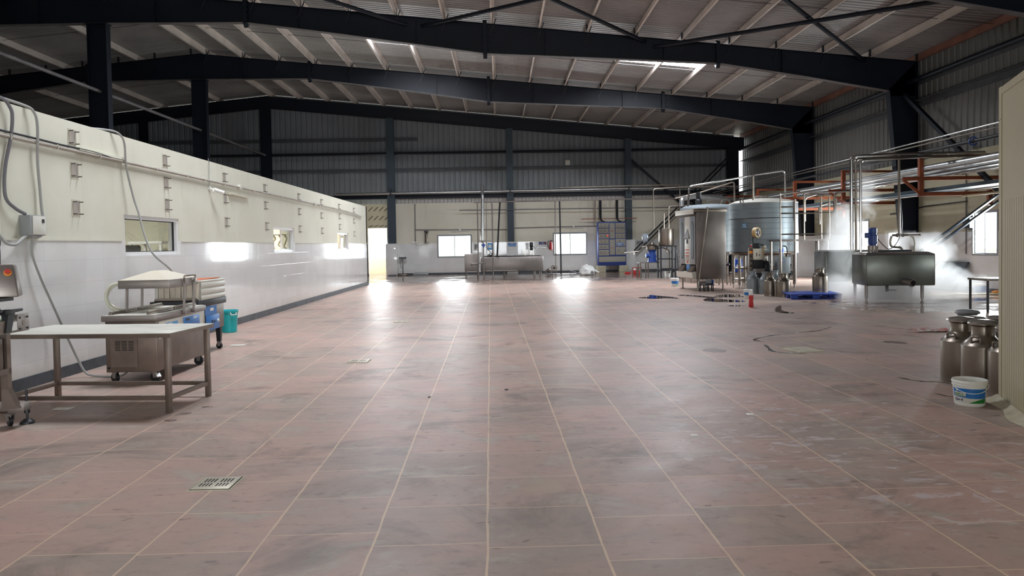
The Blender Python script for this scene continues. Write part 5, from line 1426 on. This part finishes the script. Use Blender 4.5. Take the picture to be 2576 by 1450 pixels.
MB().tube(spline([(.15, .0, 1.08), (.16, 0, 1.28), (.12, 0, 1.4), (.02, .0, 1.42)]), .018, 8).build('hose', M['black'], t)
t = thing('drinking_bottle', 'clear water bottle with blue label standing on the branded grey box', 'bottle', (8.79, 22.9, 1.08))
MB().lathe([(0, 0), (.065, 0), (.07, .02), (.07, .22), (.05, .29), (.022, .32), (.022, .35), (0, .35)], 20).build('body', M['clear'], t)
MB().lathe([(.0715, .15), (.0725, .15), (.0725, .25), (.067, .25)], 20).build('label', M['water_blue'], t)
MB().lathe([(.024, .335), (.024, .37), (0, .372)], 14).build('cap', M['black'], t)
t = thing('blue_can', 'blue and white jerry can seen between the legs of the big tank', 'can', (8.5, 26.2, 0))
MB().box(-.14, .14, -.1, .1, .5, .95, bev=.03).build('body', M['water_blue'], t)
MB().box(-.1, .1, -.105, -.1, .62, .76).build('white_mark', M['white'], t, smooth=False)
MB().box(-.25, .25, -.2, .2, .46, .5).build('shelf', M['ss_dull'], t, smooth=False)
for x in (-.22, .22):
    for y in (-.17, .17): MB().cyl((x, y, 0), (x, y, .46), .02, n=8).build('leg', M['ss_dull'], t)
t = thing('floor_manifold', 'group of small steel pipes and black valves under the tanks', 'pipework', (8.0, 27.0, 0))
for x in (-.25, .05, .35):
    MB().cyl((x, 0, 0), (x, 0, 1.1), .03, n=8).build('pipe', M['ss'], t)
    MB().ball((x, -.05, .75), (.09, .06, .06)).build('valve', M['black'], t)
MB().cyl((-.5, 0, .35), (.7, 0, .35), .035, n=8).build('header', M['ss'], t)
# overhead stainless lines near the tanks
pipe('overhead_pipe', [(5.95, 23.2, 2.72), (6.03, 23.3, 3.34), (8.1, 23.5, 3.68), (9.07, 23.3, 3.8), (9.07, 23.3, 2.95)], .03, M['chrome'], 'bright overhead pipe bent down at both ends above the pouch machine and tank', 'pipe', .1)
pipe('overhead_pipe', [(8.13, 23.5, 3.66), (8.16, 23.6, 2.9)], .03, M['ss'], 'short upright pipe dropping to the top of the big tank', 'pipe')
pipe('overhead_pipe', [(7.3, 30.5, 3.4), (8.3, 30.2, 3.62), (9.6, 30.0, 4.02), (9.6, 30.0, 2.95)], .035, M['ss'], 'dull pipe rising to the right behind the big tank', 'pipe')
pipe('overhead_pipe', [(3.0, 36.2, 4.36), (7.3, 36.2, 4.4), (8.9, 36.2, 4.42), (8.9, 36.2, 0)], .035, M['ss'], 'pipe along the back bent down behind the pouch machine', 'pipe')
pipe('overhead_pipe', [(7.45, 30.0, 3.05), (7.45, 30.0, 3.35), (8.2, 31.0, 3.5), (12.2, 36.0, 3.55)], .1, M['alu'], 'thick silver insulated pipe curving off the hidden second tank', 'pipe', .25)
for i, (a, b) in enumerate((((9.9, 23.8, 2.2), 2.95), ((10.55, 24.2, 2.1), 2.7), ((11.1, 24.3, 2.2), 3.1))):
    pipe('branch_pipe', [(a[0], a[1], a[2]), (a[0], a[1], b), (a[0] + .45, a[1] + .1, b + .12), (a[0] + .7, a[1] + .3, b + .1)], .035, M['ss'], '%s curved branch pipe between the platform and the steam' % ['left', 'middle', 'right'][i], 'pipe', .12)

# ------------------------------------------------------------------ things along the back wall
t = thing('switchboard', 'tall blue framed electrical switchboard with grey compartments on two blocks', 'switchboard', (6.26, 40.95, 0))
MB().box(-.78, .78, 0, .45, .36, 2.78, bev=.01).build('carcass', M['boardblue'], t)
def comp(x0, x1, z0, z1, kind):
    d = MB().box(x0, x1, -.02, .002, z0, z1, bev=.004).build('compartment_door', M['door_panel'], t)
    if kind >= 1:
        for cx in ((x0 + .14, x0 + .35) if kind == 1 else (x0 + .16,)):
            for dx, dz in ((-.05, -.035), (.05, -.035), (0, .04)):
                MB().cyl((cx + dx, -.021, (z0 + z1) / 2 + dz + .01), (cx + dx, -.03, (z0 + z1) / 2 + dz + .01), .02, n=8).build('indicator', M['redink'] if (random.random() < .15) else M['black'], d)
        MB().box(x1 - .05, x1 - .02, -.03, -.02, (z0 + z1) / 2 - .03, (z0 + z1) / 2 + .03).build('lock', M['black'], d, smooth=False)
    return d
zz = 2.74
for i in range(6):
    h = .285 if i < 5 else .345
    comp(-.74, -.17, zz - h, zz - .03, 1); zz -= h + .01
comp(-.13, .16, 1.86, 2.71, 0); comp(-.13, .16, .95, 1.8, 0)
MB().box(-.03, .05, -.024, -.02, 2.25, 2.29).box(-.03, .05, -.024, -.02, 1.32, 1.36).build('red_print', M['redink'], t, smooth=False)
for z0, z1, k_ in ((2.455, 2.71, 1), (2.16, 2.425, 1), (1.87, 2.13, 1)): comp(.2, .74, z0, z1, k_)
d = comp(.2, .74, 1.43, 1.83, 0)
MB().cyl((.42, -.02, 1.7), (.42, -.04, 1.7), .03, n=10).build('rotary_switch', M['black'], d)
l = MB().box(.26, .62, -.026, -.019, 1.47, 1.62).build('name_label', M['blue'], d, smooth=False)
text('ELECTRIC', .07, M['white'], l, (.44, -.029, 1.575), UPR, bold=.002)
text('PANEL 1', .07, M['white'], l, (.44, -.029, 1.505), UPR, bold=.002)
comp(.2, .74, .95, 1.39, 2)
comp(-.74, .74, .56, .86, 0)
MB().cyl((-.24, -.02, 2.03), (-.24, -.035, 2.03), .035, n=10).build('pilot_lamp', M['ledred'], t)
for x in (-.62, .62):
    MB().box(x - .25, x + .25, -.05, .4, 0, .36, bev=.01).build('plinth_block', M['cement'], t)
for x, lab in ((5.62, 'left black cable drop into the top of the switchboard'), (6.55, 'right black cable drop into the top of the switchboard')):
    t = thing('cable_drop', lab, 'cable', (x, 41.2, 0), 0, 'cable drops above the switchboard')
    MB().tube(spline([(0, 0, 4.0), (0, 0, 3.4), (.02, 0, 3.0), (.1, -.03, 2.86), (.22, -.05, 2.8)]), .03, 8).tube(spline([(.09, 0, 4.0), (.09, 0, 3.3), (.1, 0, 2.95), (.16, -.03, 2.85), (.28, -.05, 2.8)]), .03, 8).tube([(.05, .03, 4.0), (.05, .03, 3.0)], .04, 8).build('cables', M['black'], t)
tag(MB().box(4.6, 7.7, 41.25, 41.3, 2.95, 2.99).build('support_bar', M['rack']), 'thin rusty bar across the cables above the switchboard', 'bar')
tag(MB().box(5.35, 5.43, 41.2, 41.28, 2.78, 4.0).build('cable_riser', M['ss_dark']), 'brown upright channel at the left edge of the switchboard', 'channel')
# long far vat and its square feed box
t = thing('cheese_vat', 'long low stainless trough vat standing by the back wall', 'vat', (.65, 38.2, 0), 2)
MB().hexa([(-1.62, 0, .22), (1.62, 0, .22), (1.62, 1.2, .22), (-1.62, 1.2, .22), (-1.62, 0, 1.0), (1.62, 0, 1.0), (1.62, 1.2, 1.0), (-1.62, 1.2, 1.0)], bev=.06).build('trough', M['ss_dull'], t)
MB().box(-1.5, 1.5, .08, 1.1, 1.0, 1.03, bev=.01).build('rim', M['blackmetal'], t)
for x in (-1.45, -.4, 1.2, 1.5):
    for y in (.1, 1.0): MB().cyl((x, y, 0), (x, y, .24), .03, n=8).build('leg', M['ss_dull'], t)
MB().box(-1.35, .25, -.12, .0, .26, .3).build('rail', M['ss_dull'], t, smooth=False)
m_ = MB().lathe([(0, 1.3), (.06, 1.3), (.1, 1.38), (.07, 1.45), (.1, 1.5), (.11, 1.66), (.08, 1.72), (0, 1.73)], 16, (1.05, .5)).build('agitator_motor', M['blackmetal'], t)
for x in (.97, 1.13, .72):
    MB().cyl((x, .5, 1.0), (x, .5, 1.36), .022, n=8).build('motor_stand', M['ss'], t)
MB().tube(spline([(1.15, .5, 1.5), (1.3, .6, 1.38), (1.5, 1.2, 1.45), (2.0, 2.2, 1.4)]), .012, 6).build('cable', M['cable2'], t)
MB().tube(spline([(-1.25, .3, 1.03), (-1.2, .3, 1.12), (-1.1, .3, 1.05), (-1.0, .3, 1.13), (-1.05, .3, 1.2)]), .03, 8).build('loop_hose', M['black'], t)
t = thing('feed_tank', 'square stainless box tank on legs left of the long trough vat', 'tank', (-1.43, 37.9, 0), 2)
MB().box(-.36, .36, 0, .7, .27, 1.16, bev=.02).build('body', M['ss_dull'], t)
MB().box(-.34, .34, .02, .68, 1.16, 1.18).build('lid', M['ss_top'], t, smooth=False)
for x in (-.3, .3):
    for y in (.05, .65): MB().cyl((x, y, 0), (x, y, .28), .035, n=8).build('leg', M['ss_dark'], t)
MB().tube(fillet([(0, .02, .6), (0, -.1, .6), (.0, -.1, .68), (.7, -.1, .7)], .05), .03, 8).build('outlet', M['ss_dull'], t)
pipe('feed_pipe', [(-1.07, 37.4, 0), (-1.07, 37.4, 3.78)], .03, M['ss_dull'], 'thin standing pipe at the right edge of the square feed tank')
pipe('feed_pipe', [(-.33, 37.42, 0), (-.33, 37.42, 3.78)], .035, M['ss_dull'], 'thin standing pipe in front of the trough vat, right of the silver one')
pipe('feed_pipe', [(-1.07, 37.4, 1.83), (-.33, 37.42, 1.83)], .025, M['ss_dull'], 'short cross pipe joining the two thin standing pipes')
pipe('feed_pipe', [(-.62, 37.46, 3.78), (-.64, 37.4, 1.6), (-.63, 37.5, 1.4), (-.45, 37.6, 1.3), (-.55, 37.7, 1.1)], .02, M['ss_dull'], 'thin brownish pipe between the two standing pipes')
pipe('feed_pipe', [(.07, 37.5, 3.78), (-.12, 38.0, 1.0)], .045, M['blackmetal'], 'slanting black pipe dropping into the trough vat')
t = thing('insulated_riser', 'bright silver insulated riser pipe above the gap between feed tank and trough', 'pipe', (-.8, 37.2, 0))
MB().tube([(-.02, .4, 4.62), (0, .0, 4.1), (.0, 0, 3.9), (-.06, 0, 1.85)], .075, 12).build('insulation', M['alu'], t)
MB().cyl((-.06, 0, 1.85), (.0, 0, 1.72), .075, .03, n=12).cyl((.0, 0, 0), (0, 0, 1.74), .035, n=10).build('pipe', M['ss_dull'], t)
MB().cyl((0, 0, 1.5), (0, 0, 1.68), .06, n=12).cyl((-.09, 0, 1.62), (.09, 0, 1.62), .05, n=10).build('valve', M['motorblue'], t)
t = thing('overhead_steam_main', 'silver insulated main pipe running the whole width of the back wall', 'pipe', (0, 41.3, 0))
MB().tube([(-9, 0, 4.56), (RX - .5, 0, 4.66)], .075, 14).build('insulation', M['alu'], t)
for x in (-5.98, .66, 7.29): MB().box(x - .04, x + .04, -.1, .25, 4.4, 4.8).build('hanger', M['blackmetal'], t, smooth=False)
pipe('header_pipe', [(-1.25, 37.45, 3.78), (9.8, 37.9, 3.86)], .035, M['ss_dull'], 'dull overhead header pipe in front of the back wall feeding the thin drops')
pipe('back_pipe', [(-2.2, 41.26, 3.57), (10.5, 41.26, 3.54)], .025, M['cable2'], 'thin dark conduit halfway up the cream back wall', 'conduit')
pipe('back_pipe', [(-4.69, 41.66, 4.0), (-4.71, 41.66, 1.86)], .025, M['cable2'], 'vertical dark conduit left of the first bright window', 'conduit')
pipe('back_pipe', [(-4.71, 41.63, 2.54), (.46, 41.63, 2.47)], .022, M['cable2'], 'dark conduit over the left bright back window', 'conduit')
pipe('back_pipe', [(.85, 41.63, 2.55), (5.5, 41.63, 2.59)], .022, M['cable2'], 'dark conduit over the right bright back window', 'conduit')
t = thing('switch_plate', 'white switch plate on the back wall below the vertical conduit', 'switch plate', (-4.74, 41.69, 1.81))
MB().box(-.17, .17, -.06, -.002, -.05, .06, bev=.01).build('plate', M['white'], t)
MB().box(.05, .08, -.07, -.06, -.02, .03).build('switch', M['black'], t, smooth=False)
for x, z, lab in ((-2.2, 2.51, 'round white fan fitting over the left back window'), (4.2, 2.58, 'round white fitting over the right back window')):
    t = thing('lamp_fitting', lab, 'lamp', (x, 41.62, z), 0, 'lamp fittings on the back wall')
    MB().ball((0, -.02, 0), (.06, .06, .06)).build('cap', M['white'], t)
    MB().box(-.55, .55, -.03, .02, -.09, -.065).build('tube', M['frame_white'], t, smooth=False)
t = thing('wall_fan_unit', 'grey cylindrical motor unit fixed high beside the vertical conduit', 'motor', (-4.08, 41.55, 2.1))
MB().cyl((0, 0, -.28), (0, 0, .2), .09, n=16).build('body', M['ss'], t)
MB().cyl((0, 0, .2), (0, 0, .3), .03, n=10).box(-.12, .12, -.05, .05, .28, .36, bev=.01).build('head', M['blackmetal'], t)
MB().box(.09, .12, -.02, .1, -.3, .2).box(-.1, .12, .09, .14, -.31, -.28).build('bracket', M['offwhite'], t, smooth=False)
MB().tube(spline([(-.05, -.02, -.25), (-.2, 0, -.42), (-.45, 0, -.46), (-.62, .05, -.36)]), .012, 6).build('cable', M['cable'], t)
t = thing('fire_extinguisher', 'small red fire extinguisher with black hose hung beside the blue sign', 'fire extinguisher', (2.9, 41.6, 1.3))
MB().lathe([(0, 0), (.075, 0), (.08, .02), (.08, .34), (.06, .4), (.025, .42), (.025, .47), (0, .47)], 18).build('cylinder', M['red'], t)
MB().box(-.05, .1, -.02, .02, .46, .5).box(-.03, .12, -.015, .015, .51, .53).build('valve_lever', M['blackmetal'], t, smooth=False)
MB().tube(spline([(-.02, 0, .47), (-.14, -.02, .46), (-.19, -.02, .35), (-.15, -.02, .18), (-.08, -.04, .06)]), .018, 8).build('hose', M['black'], t)
def sign(name, label, x, y, z, w, h, m, lines, size, extra=None):
    t = thing(name, label, 'sign', (x, y, z))
    MB().box(-w / 2, w / 2, -.008, -.001, -h / 2, h / 2, bev=.001).build('board', M[m], t)
    n = len(lines)
    for i, l in enumerate(lines):
        text(l, size, M['white'], t, (0, -.011, h * .24 * (1 - 2 * i) if n > 1 else 0), UPR, bold=.0015)
    return t
sign('wall_sign', 'blue sign with two white text lines on the tiled pillar', .72, 41.30, 1.61, .44, .19, 'blue', ['BUTTER', 'MELTING VAT'], .068)
t = sign('wall_sign', 'dark blue sign on the tiles left of the fire extinguisher', 2.44, 41.685, 1.66, .42, .16, 'navy', ['FIRE', 'EXTINGUISHER'], .05)
MB().box(.13, .2, -.012, -.008, -.07, .07).build('maroon_patch', M['maroon'], t, smooth=False)
t = sign('wall_poster', 'pale notice with a grey figure left of the standing pipes', -1.31, 41.68, 1.53, .28, .44, 'offwhite', [], .05)
MB().box(-.08, .02, -.011, -.008, -.14, .14).box(.04, .1, -.011, -.008, -.05, .14).build('grey_print', M['cable2'], t, smooth=False)
t = sign('wall_poster', 'blue and white hand wash notice between the standing pipes', -.53, 41.68, 1.54, .26, .38, 'lblue', [], .05)
MB().box(-.08, .08, -.011, -.008, -.1, .1).build('white_print', M['white'], t, smooth=False)
t = sign('wall_poster', 'pale notice behind the white bowl of the cream separator', 7.95, 41.68, 1.6, .5, .3, 'offwhite', [], .05)
MB().box(-.18, .18, -.011, -.008, -.1, .1).build('grey_print', M['grey'], t, smooth=False)
t = thing('flood_light', 'small white square floodlight high on the back cladding', 'lamp', (3.98, 42.3, 6.24))
MB().box(-.14, .14, -.06, .0, -.14, .14, bev=.02).build('body', M['white'], t)
MB().box(-.11, .11, -.064, -.06, -.11, .11).build('glass', M['offwhite'], t, smooth=False)
MB().box(-.05, .05, 0, .16, -.05, .05).build('arm', M['grey'], t, smooth=False)
t = thing('platform_scale', 'grey platform weighing scale with a tilted display head by the back wall', 'scale', (-5.4, 41.2, 0))
MB().box(-.25, .25, -.3, .2, 0, .08, bev=.01).build('base', M['ss_dark'], t)
MB().cyl((0, .15, .08), (0, .15, .92), .022, n=8).build('pole', M['cable2'], t)
MB().hexa([(-.2, .05, .9), (.2, .05, .9), (.2, .2, .95), (-.2, .2, .95), (-.2, .03, .98), (.2, .03, .98), (.2, .2, 1.03), (-.2, .2, 1.03)], bev=.01).build('display_head', M['cable2'], t)
MB().tube(spline([(-.05, .15, .9), (-.14, .12, .7), (-.1, .12, .5), (0, .12, .35), (-.03, .12, .2), (.0, .1, .06)]), .014, 6).build('lead', M['cable2'], t)
t = thing('wall_plate', 'white plastic plate on the tiles behind the scale display', 'plate', (-5.52, 41.68, .95))
MB().box(-.12, .12, -.02, -.001, -.2, .16, bev=.005).build('plate', M['white'], t)
t = thing('floor_tray', 'shallow grey tray on the floor by the back wall', 'tray', (-4.35, 41.0, 0))
MB().hexa([(-.4, -.25, 0), (.4, -.25, 0), (.35, .25, 0), (-.38, .25, 0), (-.42, -.28, .1), (.42, -.28, .08), (.38, .28, .16), (-.4, .28, .16)]).build('tray', M['grey'], t, smooth=False)
t = thing('wall_box_tray', 'dark box resting at the foot of the pillar by the doorway', 'box', (-6.0, 41.05, 0))
MB().box(-.2, .25, -.12, .2, 0, .06, bev=.01).build('box', M['cable2'], t)
# standing tubes near the right back window
t = thing('centrifugal_pump', 'grey floor pump with a tall thin pipe in front of the right back window', 'pump', (2.9, 39.2, 0))
MB().cyl((-.02, -.12, .34), (-.02, .12, .34), .17, n=22).build('casing', M['ss_dull'], t)
MB().cyl((-.02, -.14, .34), (-.02, -.12, .34), .05, n=12).build('inlet', M['hole'], t)
for x in (-.12, .08): MB().box(x - .02, x + .02, -.08, .08, 0, .22).build('leg', M['ss_dark'], t, smooth=False)
MB().cyl((.07, .0, .4), (.1, .0, 3.9), .03, n=10).ball((.09, 0, 1.05), .06).build('pipe', M['ss_dull'], t)
t = thing('chain_post', 'black standing tube on a dark floor plate before the right back window', 'post', (3.27, 39.3, 0))
MB().cyl((0, 0, 0), (-.03, 0, 3.9), .042, n=10).build('post', M['blackmetal'], t)
MB().box(-.75, .8, -.3, .3, 0, .02).build('plate', M['blackmetal'], t, smooth=False)
tag(MB().tube(spline([(3.75, 39.6, .04), (3.85, 39.55, .14), (4.0, 39.5, .08), (4.2, 39.45, .04), (4.4, 39.5, .1), (4.5, 39.45, .06)]), .035, 8).build('short_hose', M['cable2']), 'short dark hose curled on the wet floor beside the black post', 'hose')
t = thing('white_sack', 'bulging white plastic sack on the wet floor left of the switchboard', 'sack', (4.45, 37.6, 0))
mb = MB()
o = bmesh.ops.create_icosphere(mb.bm, subdivisions=4, radius=1)
for v in mb.bm.verts:
    p = v.co.copy()
    w = 1 + .12 * math.sin(5 * p.x + 3 * p.y) * math.sin(4 * p.z + 2 * p.x) + .05 * math.sin(13 * p.y + 9 * p.z)
    v.co = Vector((p.x * .42 * w * (1 - .25 * max(0, p.z)), p.y * .3 * w, max(0, .24 + p.z * .3 * w)))
mb.build('sack', M['bag'], t)
MB().tube(spline([(.3, 0, .28), (.45, .02, .2), (.62, 0, .12)]), .08, 8, r1=.03).build('twisted_neck', M['bag'], t)
MB().ball((.22, -.3, .16), (.04, .02, .06)).build('grey_mark', M['cable2'], t)
t = thing('small_valve', 'small floor valve to the right of the long trough vat', 'valve', (2.65, 40.0, 0))
MB().ball((0, 0, .18), (.14, .1, .1)).cyl((-.15, 0, .0), (-.15, 0, .2), .03, n=8).cyl((.12, 0, 0), (.12, 0, .2), .03, n=8).bar((-.05, 0, .28), (.2, 0, .36), .03, .02).build('body', M['ss_dull'], t)
t = thing('power_box', 'dark blue drive box at the upper end of the double wall brace', 'drive box', (10.6, 40.98, 3.6))
MB().box(-.1, .1, .15, .28, -.05, .2).build('mount', M['blackmetal'], t, smooth=False)
MB().box(-.4, .4, -.1, .2, -.1, .45, bev=.03).ball((.1, -.15, .1), (.25, .15, .2)).build('body', M['black'], t)
MB().box(-.05, .25, -.25, -.1, -.1, .2, bev=.02).build('blue_cover', M['motorblue'], t)

# ------------------------------------------------------------------ floor drains, puddles, small litter
def drain(loc, label, w=.3, rz=0):
    t = thing('floor_drain', label, 'drain', loc, rz, 'floor drains')
    wframe(MB(), -w / 2, w / 2, -w / 2, w / 2, 0, .004, .012, 'Z') if False else None
    MB().box(-w / 2, w / 2, -w / 2, w / 2, 0, .003).build('frame', M['cement'], t, smooth=False)
    MB().box(-w / 2 + .014, w / 2 - .014, -w / 2 + .014, w / 2 - .014, .003, .0045).build('dark_gap', M['hole'], t, smooth=False)
    MB().box(-w / 2 + .02, w / 2 - .02, -w / 2 + .02, w / 2 - .02, .003, .008, bev=.001).build('grate', M['grate'], t)
    mb = MB()
    for i in range(9):
        if i == 4: continue
        x = (i - 4) * .0225 * w / .3
        mb.box(x - .0048, x + .0048, .012, .085, .0075, .0086)
        mb.box(x - .0048 - .003, x + .0048 - .003, -.075, -.012, .0075, .0086)
    mb.build('slot', M['hole'], t, smooth=False)
drain((-1.962, 5.05, 0), 'pale floor drain grate nearest the camera', .295)
drain((-2.0, 10.39, 0), 'pale floor drain in the middle distance, second from the camera', .31)
drain((-2.1, 15.75, 0), 'floor drain grate farthest away along the left line', .33)
t = thing('drain_cover', 'pale square drain cover beside the dark wet streak', 'drain cover', (4.38, 10.65, 0), 12)
MB().box(-.2, .2, -.24, .24, 0, .006).build('frame', M['cement'], t, smooth=False)
MB().box(-.13, .13, -.17, .17, .006, .009).build('plate', M['grate'], t, smooth=False)
def blob(name, pts, m, label, cat, z=.0025, seg=6, closed=True):
    mb = MB()
    n = len(pts)
    out = []
    P = [Vector((p[0], p[1], 0)) for p in pts]
    for i in range(n):
        a, b, c, d = P[i - 1], P[i], P[(i + 1) % n], P[(i + 2) % n]
        for j in range(seg):
            u = j / seg
            q = 0.5 * ((2 * b) + (c - a) * u + (2 * a - 5 * b + 4 * c - d) * u * u + (3 * b - a - 3 * c + d) * u ** 3)
            out.append((q.x + random.uniform(-.012, .012), q.y + random.uniform(-.03, .03)))
    f = [mb.bm.verts.new((x, y, z)) for x, y in out]
    g = [mb.bm.verts.new((x, y, 0.0003)) for x, y in out]
    fa = mb.bm.faces.new(f)
    for i in range(len(f)):
        mb.bm.faces.new((f[i], g[i], g[(i + 1) % len(f)], f[(i + 1) % len(f)]))
    bmesh.ops.triangulate(mb.bm, faces=[fa])
    return tag(mb.build(name, m, smooth=False), label, cat)
blob('puddle', [(4.0, 21.4), (4.3, 20.9), (4.8, 20.95), (5.05, 20.7), (5.0, 21.4), (4.7, 22.1), (4.55, 22.4), (4.35, 21.7)], M['puddle'], 'dark puddle left of the pouch machine, the leftmost one', 'puddle')
blob('puddle', [(5.3, 22.0), (5.6, 21.5), (5.9, 20.9), (6.3, 20.8), (6.0, 21.4), (5.8, 22.0), (5.5, 22.3)], M['puddle'], 'long dark puddle in front of the pouch machine feet', 'puddle')
blob('puddle', [(5.5, 19.85), (5.8, 19.35), (6.3, 19.2), (6.5, 19.6), (6.1, 20.3), (5.85, 20.7)], M['puddle'], 'broad dark puddle left of the red bottle', 'puddle')
blob('puddle', [(6.2, 21.2), (6.6, 20.9), (7.3, 21.2), (7.3, 21.7), (6.8, 22.1), (6.4, 21.7)], M['puddle'], 'shiny wet patch behind the bucket near the grey cans', 'puddle')
blob('puddle', [(5.6, 18.15), (5.85, 17.95), (6.05, 18.1), (5.9, 18.3)], M['puddle'], 'small dark puddle just left of the red bottle foot', 'puddle')
blob('puddle', [(6.15, 16.3), (6.3, 15.95), (6.45, 16.1), (6.4, 16.6), (6.7, 17.5), (6.85, 17.95), (6.7, 17.7), (6.35, 17.0)], M['puddle'], 'narrow winding wet trail right of the red bottle', 'puddle')
def streak(pts, w, label):
    mb = MB()
    P = spline([(p[0], p[1], 0) for p in pts], 6)
    prev = None
    for i, p in enumerate(P):
        d = (P[min(i + 1, len(P) - 1)] - P[max(i - 1, 0)]).normalized()
        s = Vector((-d.y, d.x, 0)) * w * (.5 + random.random() * .9) * min(1, .3 + min(i, len(P) - 1 - i) * .3)
        a, b = mb.bm.verts.new(p + s + Vector((0, 0, .002))), mb.bm.verts.new(p - s + Vector((0, 0, .002)))
        if prev: mb.bm.faces.new((prev[0], a, b, prev[1]))
        prev = (a, b)
    return tag(mb.build('wet_streak', M['blood'], smooth=False), label, 'stain')
streak([(6.07, 13.43), (5.6, 12.88), (5.07, 12.61), (4.54, 12.3), (4.1, 11.85), (4.15, 11.55)], .022, 'long thin dark red wet streak curving over the floor')
streak([(4.05, 11.25), (3.98, 10.9), (3.92, 10.55), (4.1, 10.35), (4.3, 10.3)], .03, 'short dark wet streak ending at the square drain cover')
streak([(4.55, 8.4), (4.65, 8.15), (4.85, 8.05), (4.9, 7.9)], .018, 'dark wet curl on the floor at the foot of the left steel can')
streak([(4.45, 7.5), (4.5, 7.3), (4.7, 7.25)], .012, 'thin dark curl between the curd bucket and the cans')
blob('stain', [(4.75, 7.25), (4.85, 6.85), (4.75, 6.75), (4.62, 6.9), (4.6, 7.1)], M['stain'], 'dark damp patch on the floor between bucket and cold room', 'stain', .002)
blob('stain', [(2.95, 10.75), (3.1, 10.55), (3.3, 10.7), (3.2, 10.95), (3.05, 10.9)], M['stain'], 'dark ragged stain left of the wet streak', 'stain', .0015)
blob('stain', [(5.9, 11.25), (6.1, 11.05), (6.2, 11.2), (6.05, 11.4)], M['stain'], 'small dark stain right of the square drain cover', 'stain', .0015)
for (x, y), lab in zip(((-3.12, 6.98), (-3.1, 7.25), (-3.0, 7.55)), ('dark brown leaf shaped stain nearest the table foot', 'middle small brown stain by the table foot', 'farthest small brown stain by the table foot')):
    blob('stain', [(x - .05, y - .02), (x, y - .045), (x + .05, y), (x + .01, y + .04)], M['stain'], lab, 'stain', .0015, 3)
for (x, y, w, d, m, lab) in ((.05, 8.13, .02, .03, 'black', 'tiny black scrap on the floor straight ahead'), (1.58, 6.04, .03, .012, 'white', 'tiny white scrap right of the centre floor joint'), (2.28, 6.74, .03, .02, 'white', 'tiny white crumb farther right on the floor'), (-4.5, 7.62, .09, .05, 'offwhite', 'flat pale scrap on the floor under the table'), (-4.4, 12.4, .12, .08, 'offwhite', 'flat pale scrap by the shrink tunnel leg'), (-.77, 7.81, .015, .03, 'black', 'tiny dark scrap left of the centre joint')):
    tag(MB().box(x - w, x + w, y - d, y + d, .0005, .006, bev=.002).build('scrap', M[m]), lab, 'scrap')

# ------------------------------------------------------------------ steam
def steam_mat():
    m = bpy.data.materials.new('white_steam')
    m.use_nodes = True
    k = NT.__new__(NT)
    k.m, k.t = m, m.node_tree
    k.n, k.l = k.t.nodes, k.t.links
    k.n.remove(k.n['Principled BSDF'])
    k.out = k.n['Material Output']
    P, x, y, z = k.pos()
    def blobf(cx, cy_, cz, rx, ry, rz, amt):
        a = k.math('DIVIDE', k.math('SUBTRACT', x, cx), rx)
        b = k.math('DIVIDE', k.math('SUBTRACT', y, cy_), ry)
        c = k.math('DIVIDE', k.math('SUBTRACT', z, cz), rz)
        d = k.math('ADD', k.math('ADD', k.math('MULTIPLY', a, a), k.math('MULTIPLY', b, b)), k.math('MULTIPLY', c, c))
        return k.math('MULTIPLY', k.math('SUBTRACT', 1.0, d, clamp=True), amt)
    tot = None
    for b in STEAM:
        f = blobf(*b)
        tot = f if tot is None else k.math('MAXIMUM', tot, f)
    n = k.noise(k.vscale(P, (1, 1, .8)), 1.9, 7.0, 0.68, 0.7)
    d = k.math('SUBTRACT', k.math('ADD', tot, k.math('MULTIPLY', n, 1.3)), .92)
    d = k.math('MULTIPLY', k.math('MULTIPLY', k.math('MAXIMUM', d, 0.0), k.math('MINIMUM', k.math('MULTIPLY', tot, 6.0), 1.0)), STEAM_D)
    v = k.n.new('ShaderNodeVolumeScatter')
    v.inputs['Color'].default_value = (.98, .99, 1, 1)
    v.inputs['Anisotropy'].default_value = 0.45
    k.put(v.inputs['Density'], d)
    k.l.new(v.outputs[0], k.out.inputs['Volume'])
    return m
STEAM_D = 5.5
STEAM = [(9.75, 21.3, .9, .7, .7, 1.1, 1.0), (10.15, 21.6, 1.9, .7, .7, 1.0, .75), (10.7, 21.4, 3.0, .5, .6, 1.3, .42), (9.6, 20.9, .2, .75, .7, .55, 1.0),
         (10.1, 18.9, .1, 1.6, 1.2, .6, 1.2), (11.3, 18.7, .35, 1.0, .9, .8, .72), (11.3, 19.1, 1.2, .7, .7, .8, .55), (12.1, 18.9, .3, .8, .7, .55, .55), (10.6, 19.4, 1.5, .9, .5, .5, .42)]
tag(MB().box(8.5, 12.9, 17.6, 22.4, .01, 4.3).build('steam', steam_mat()), 'white steam cloud billowing round the stainless process vat', 'steam', None, 'stuff')
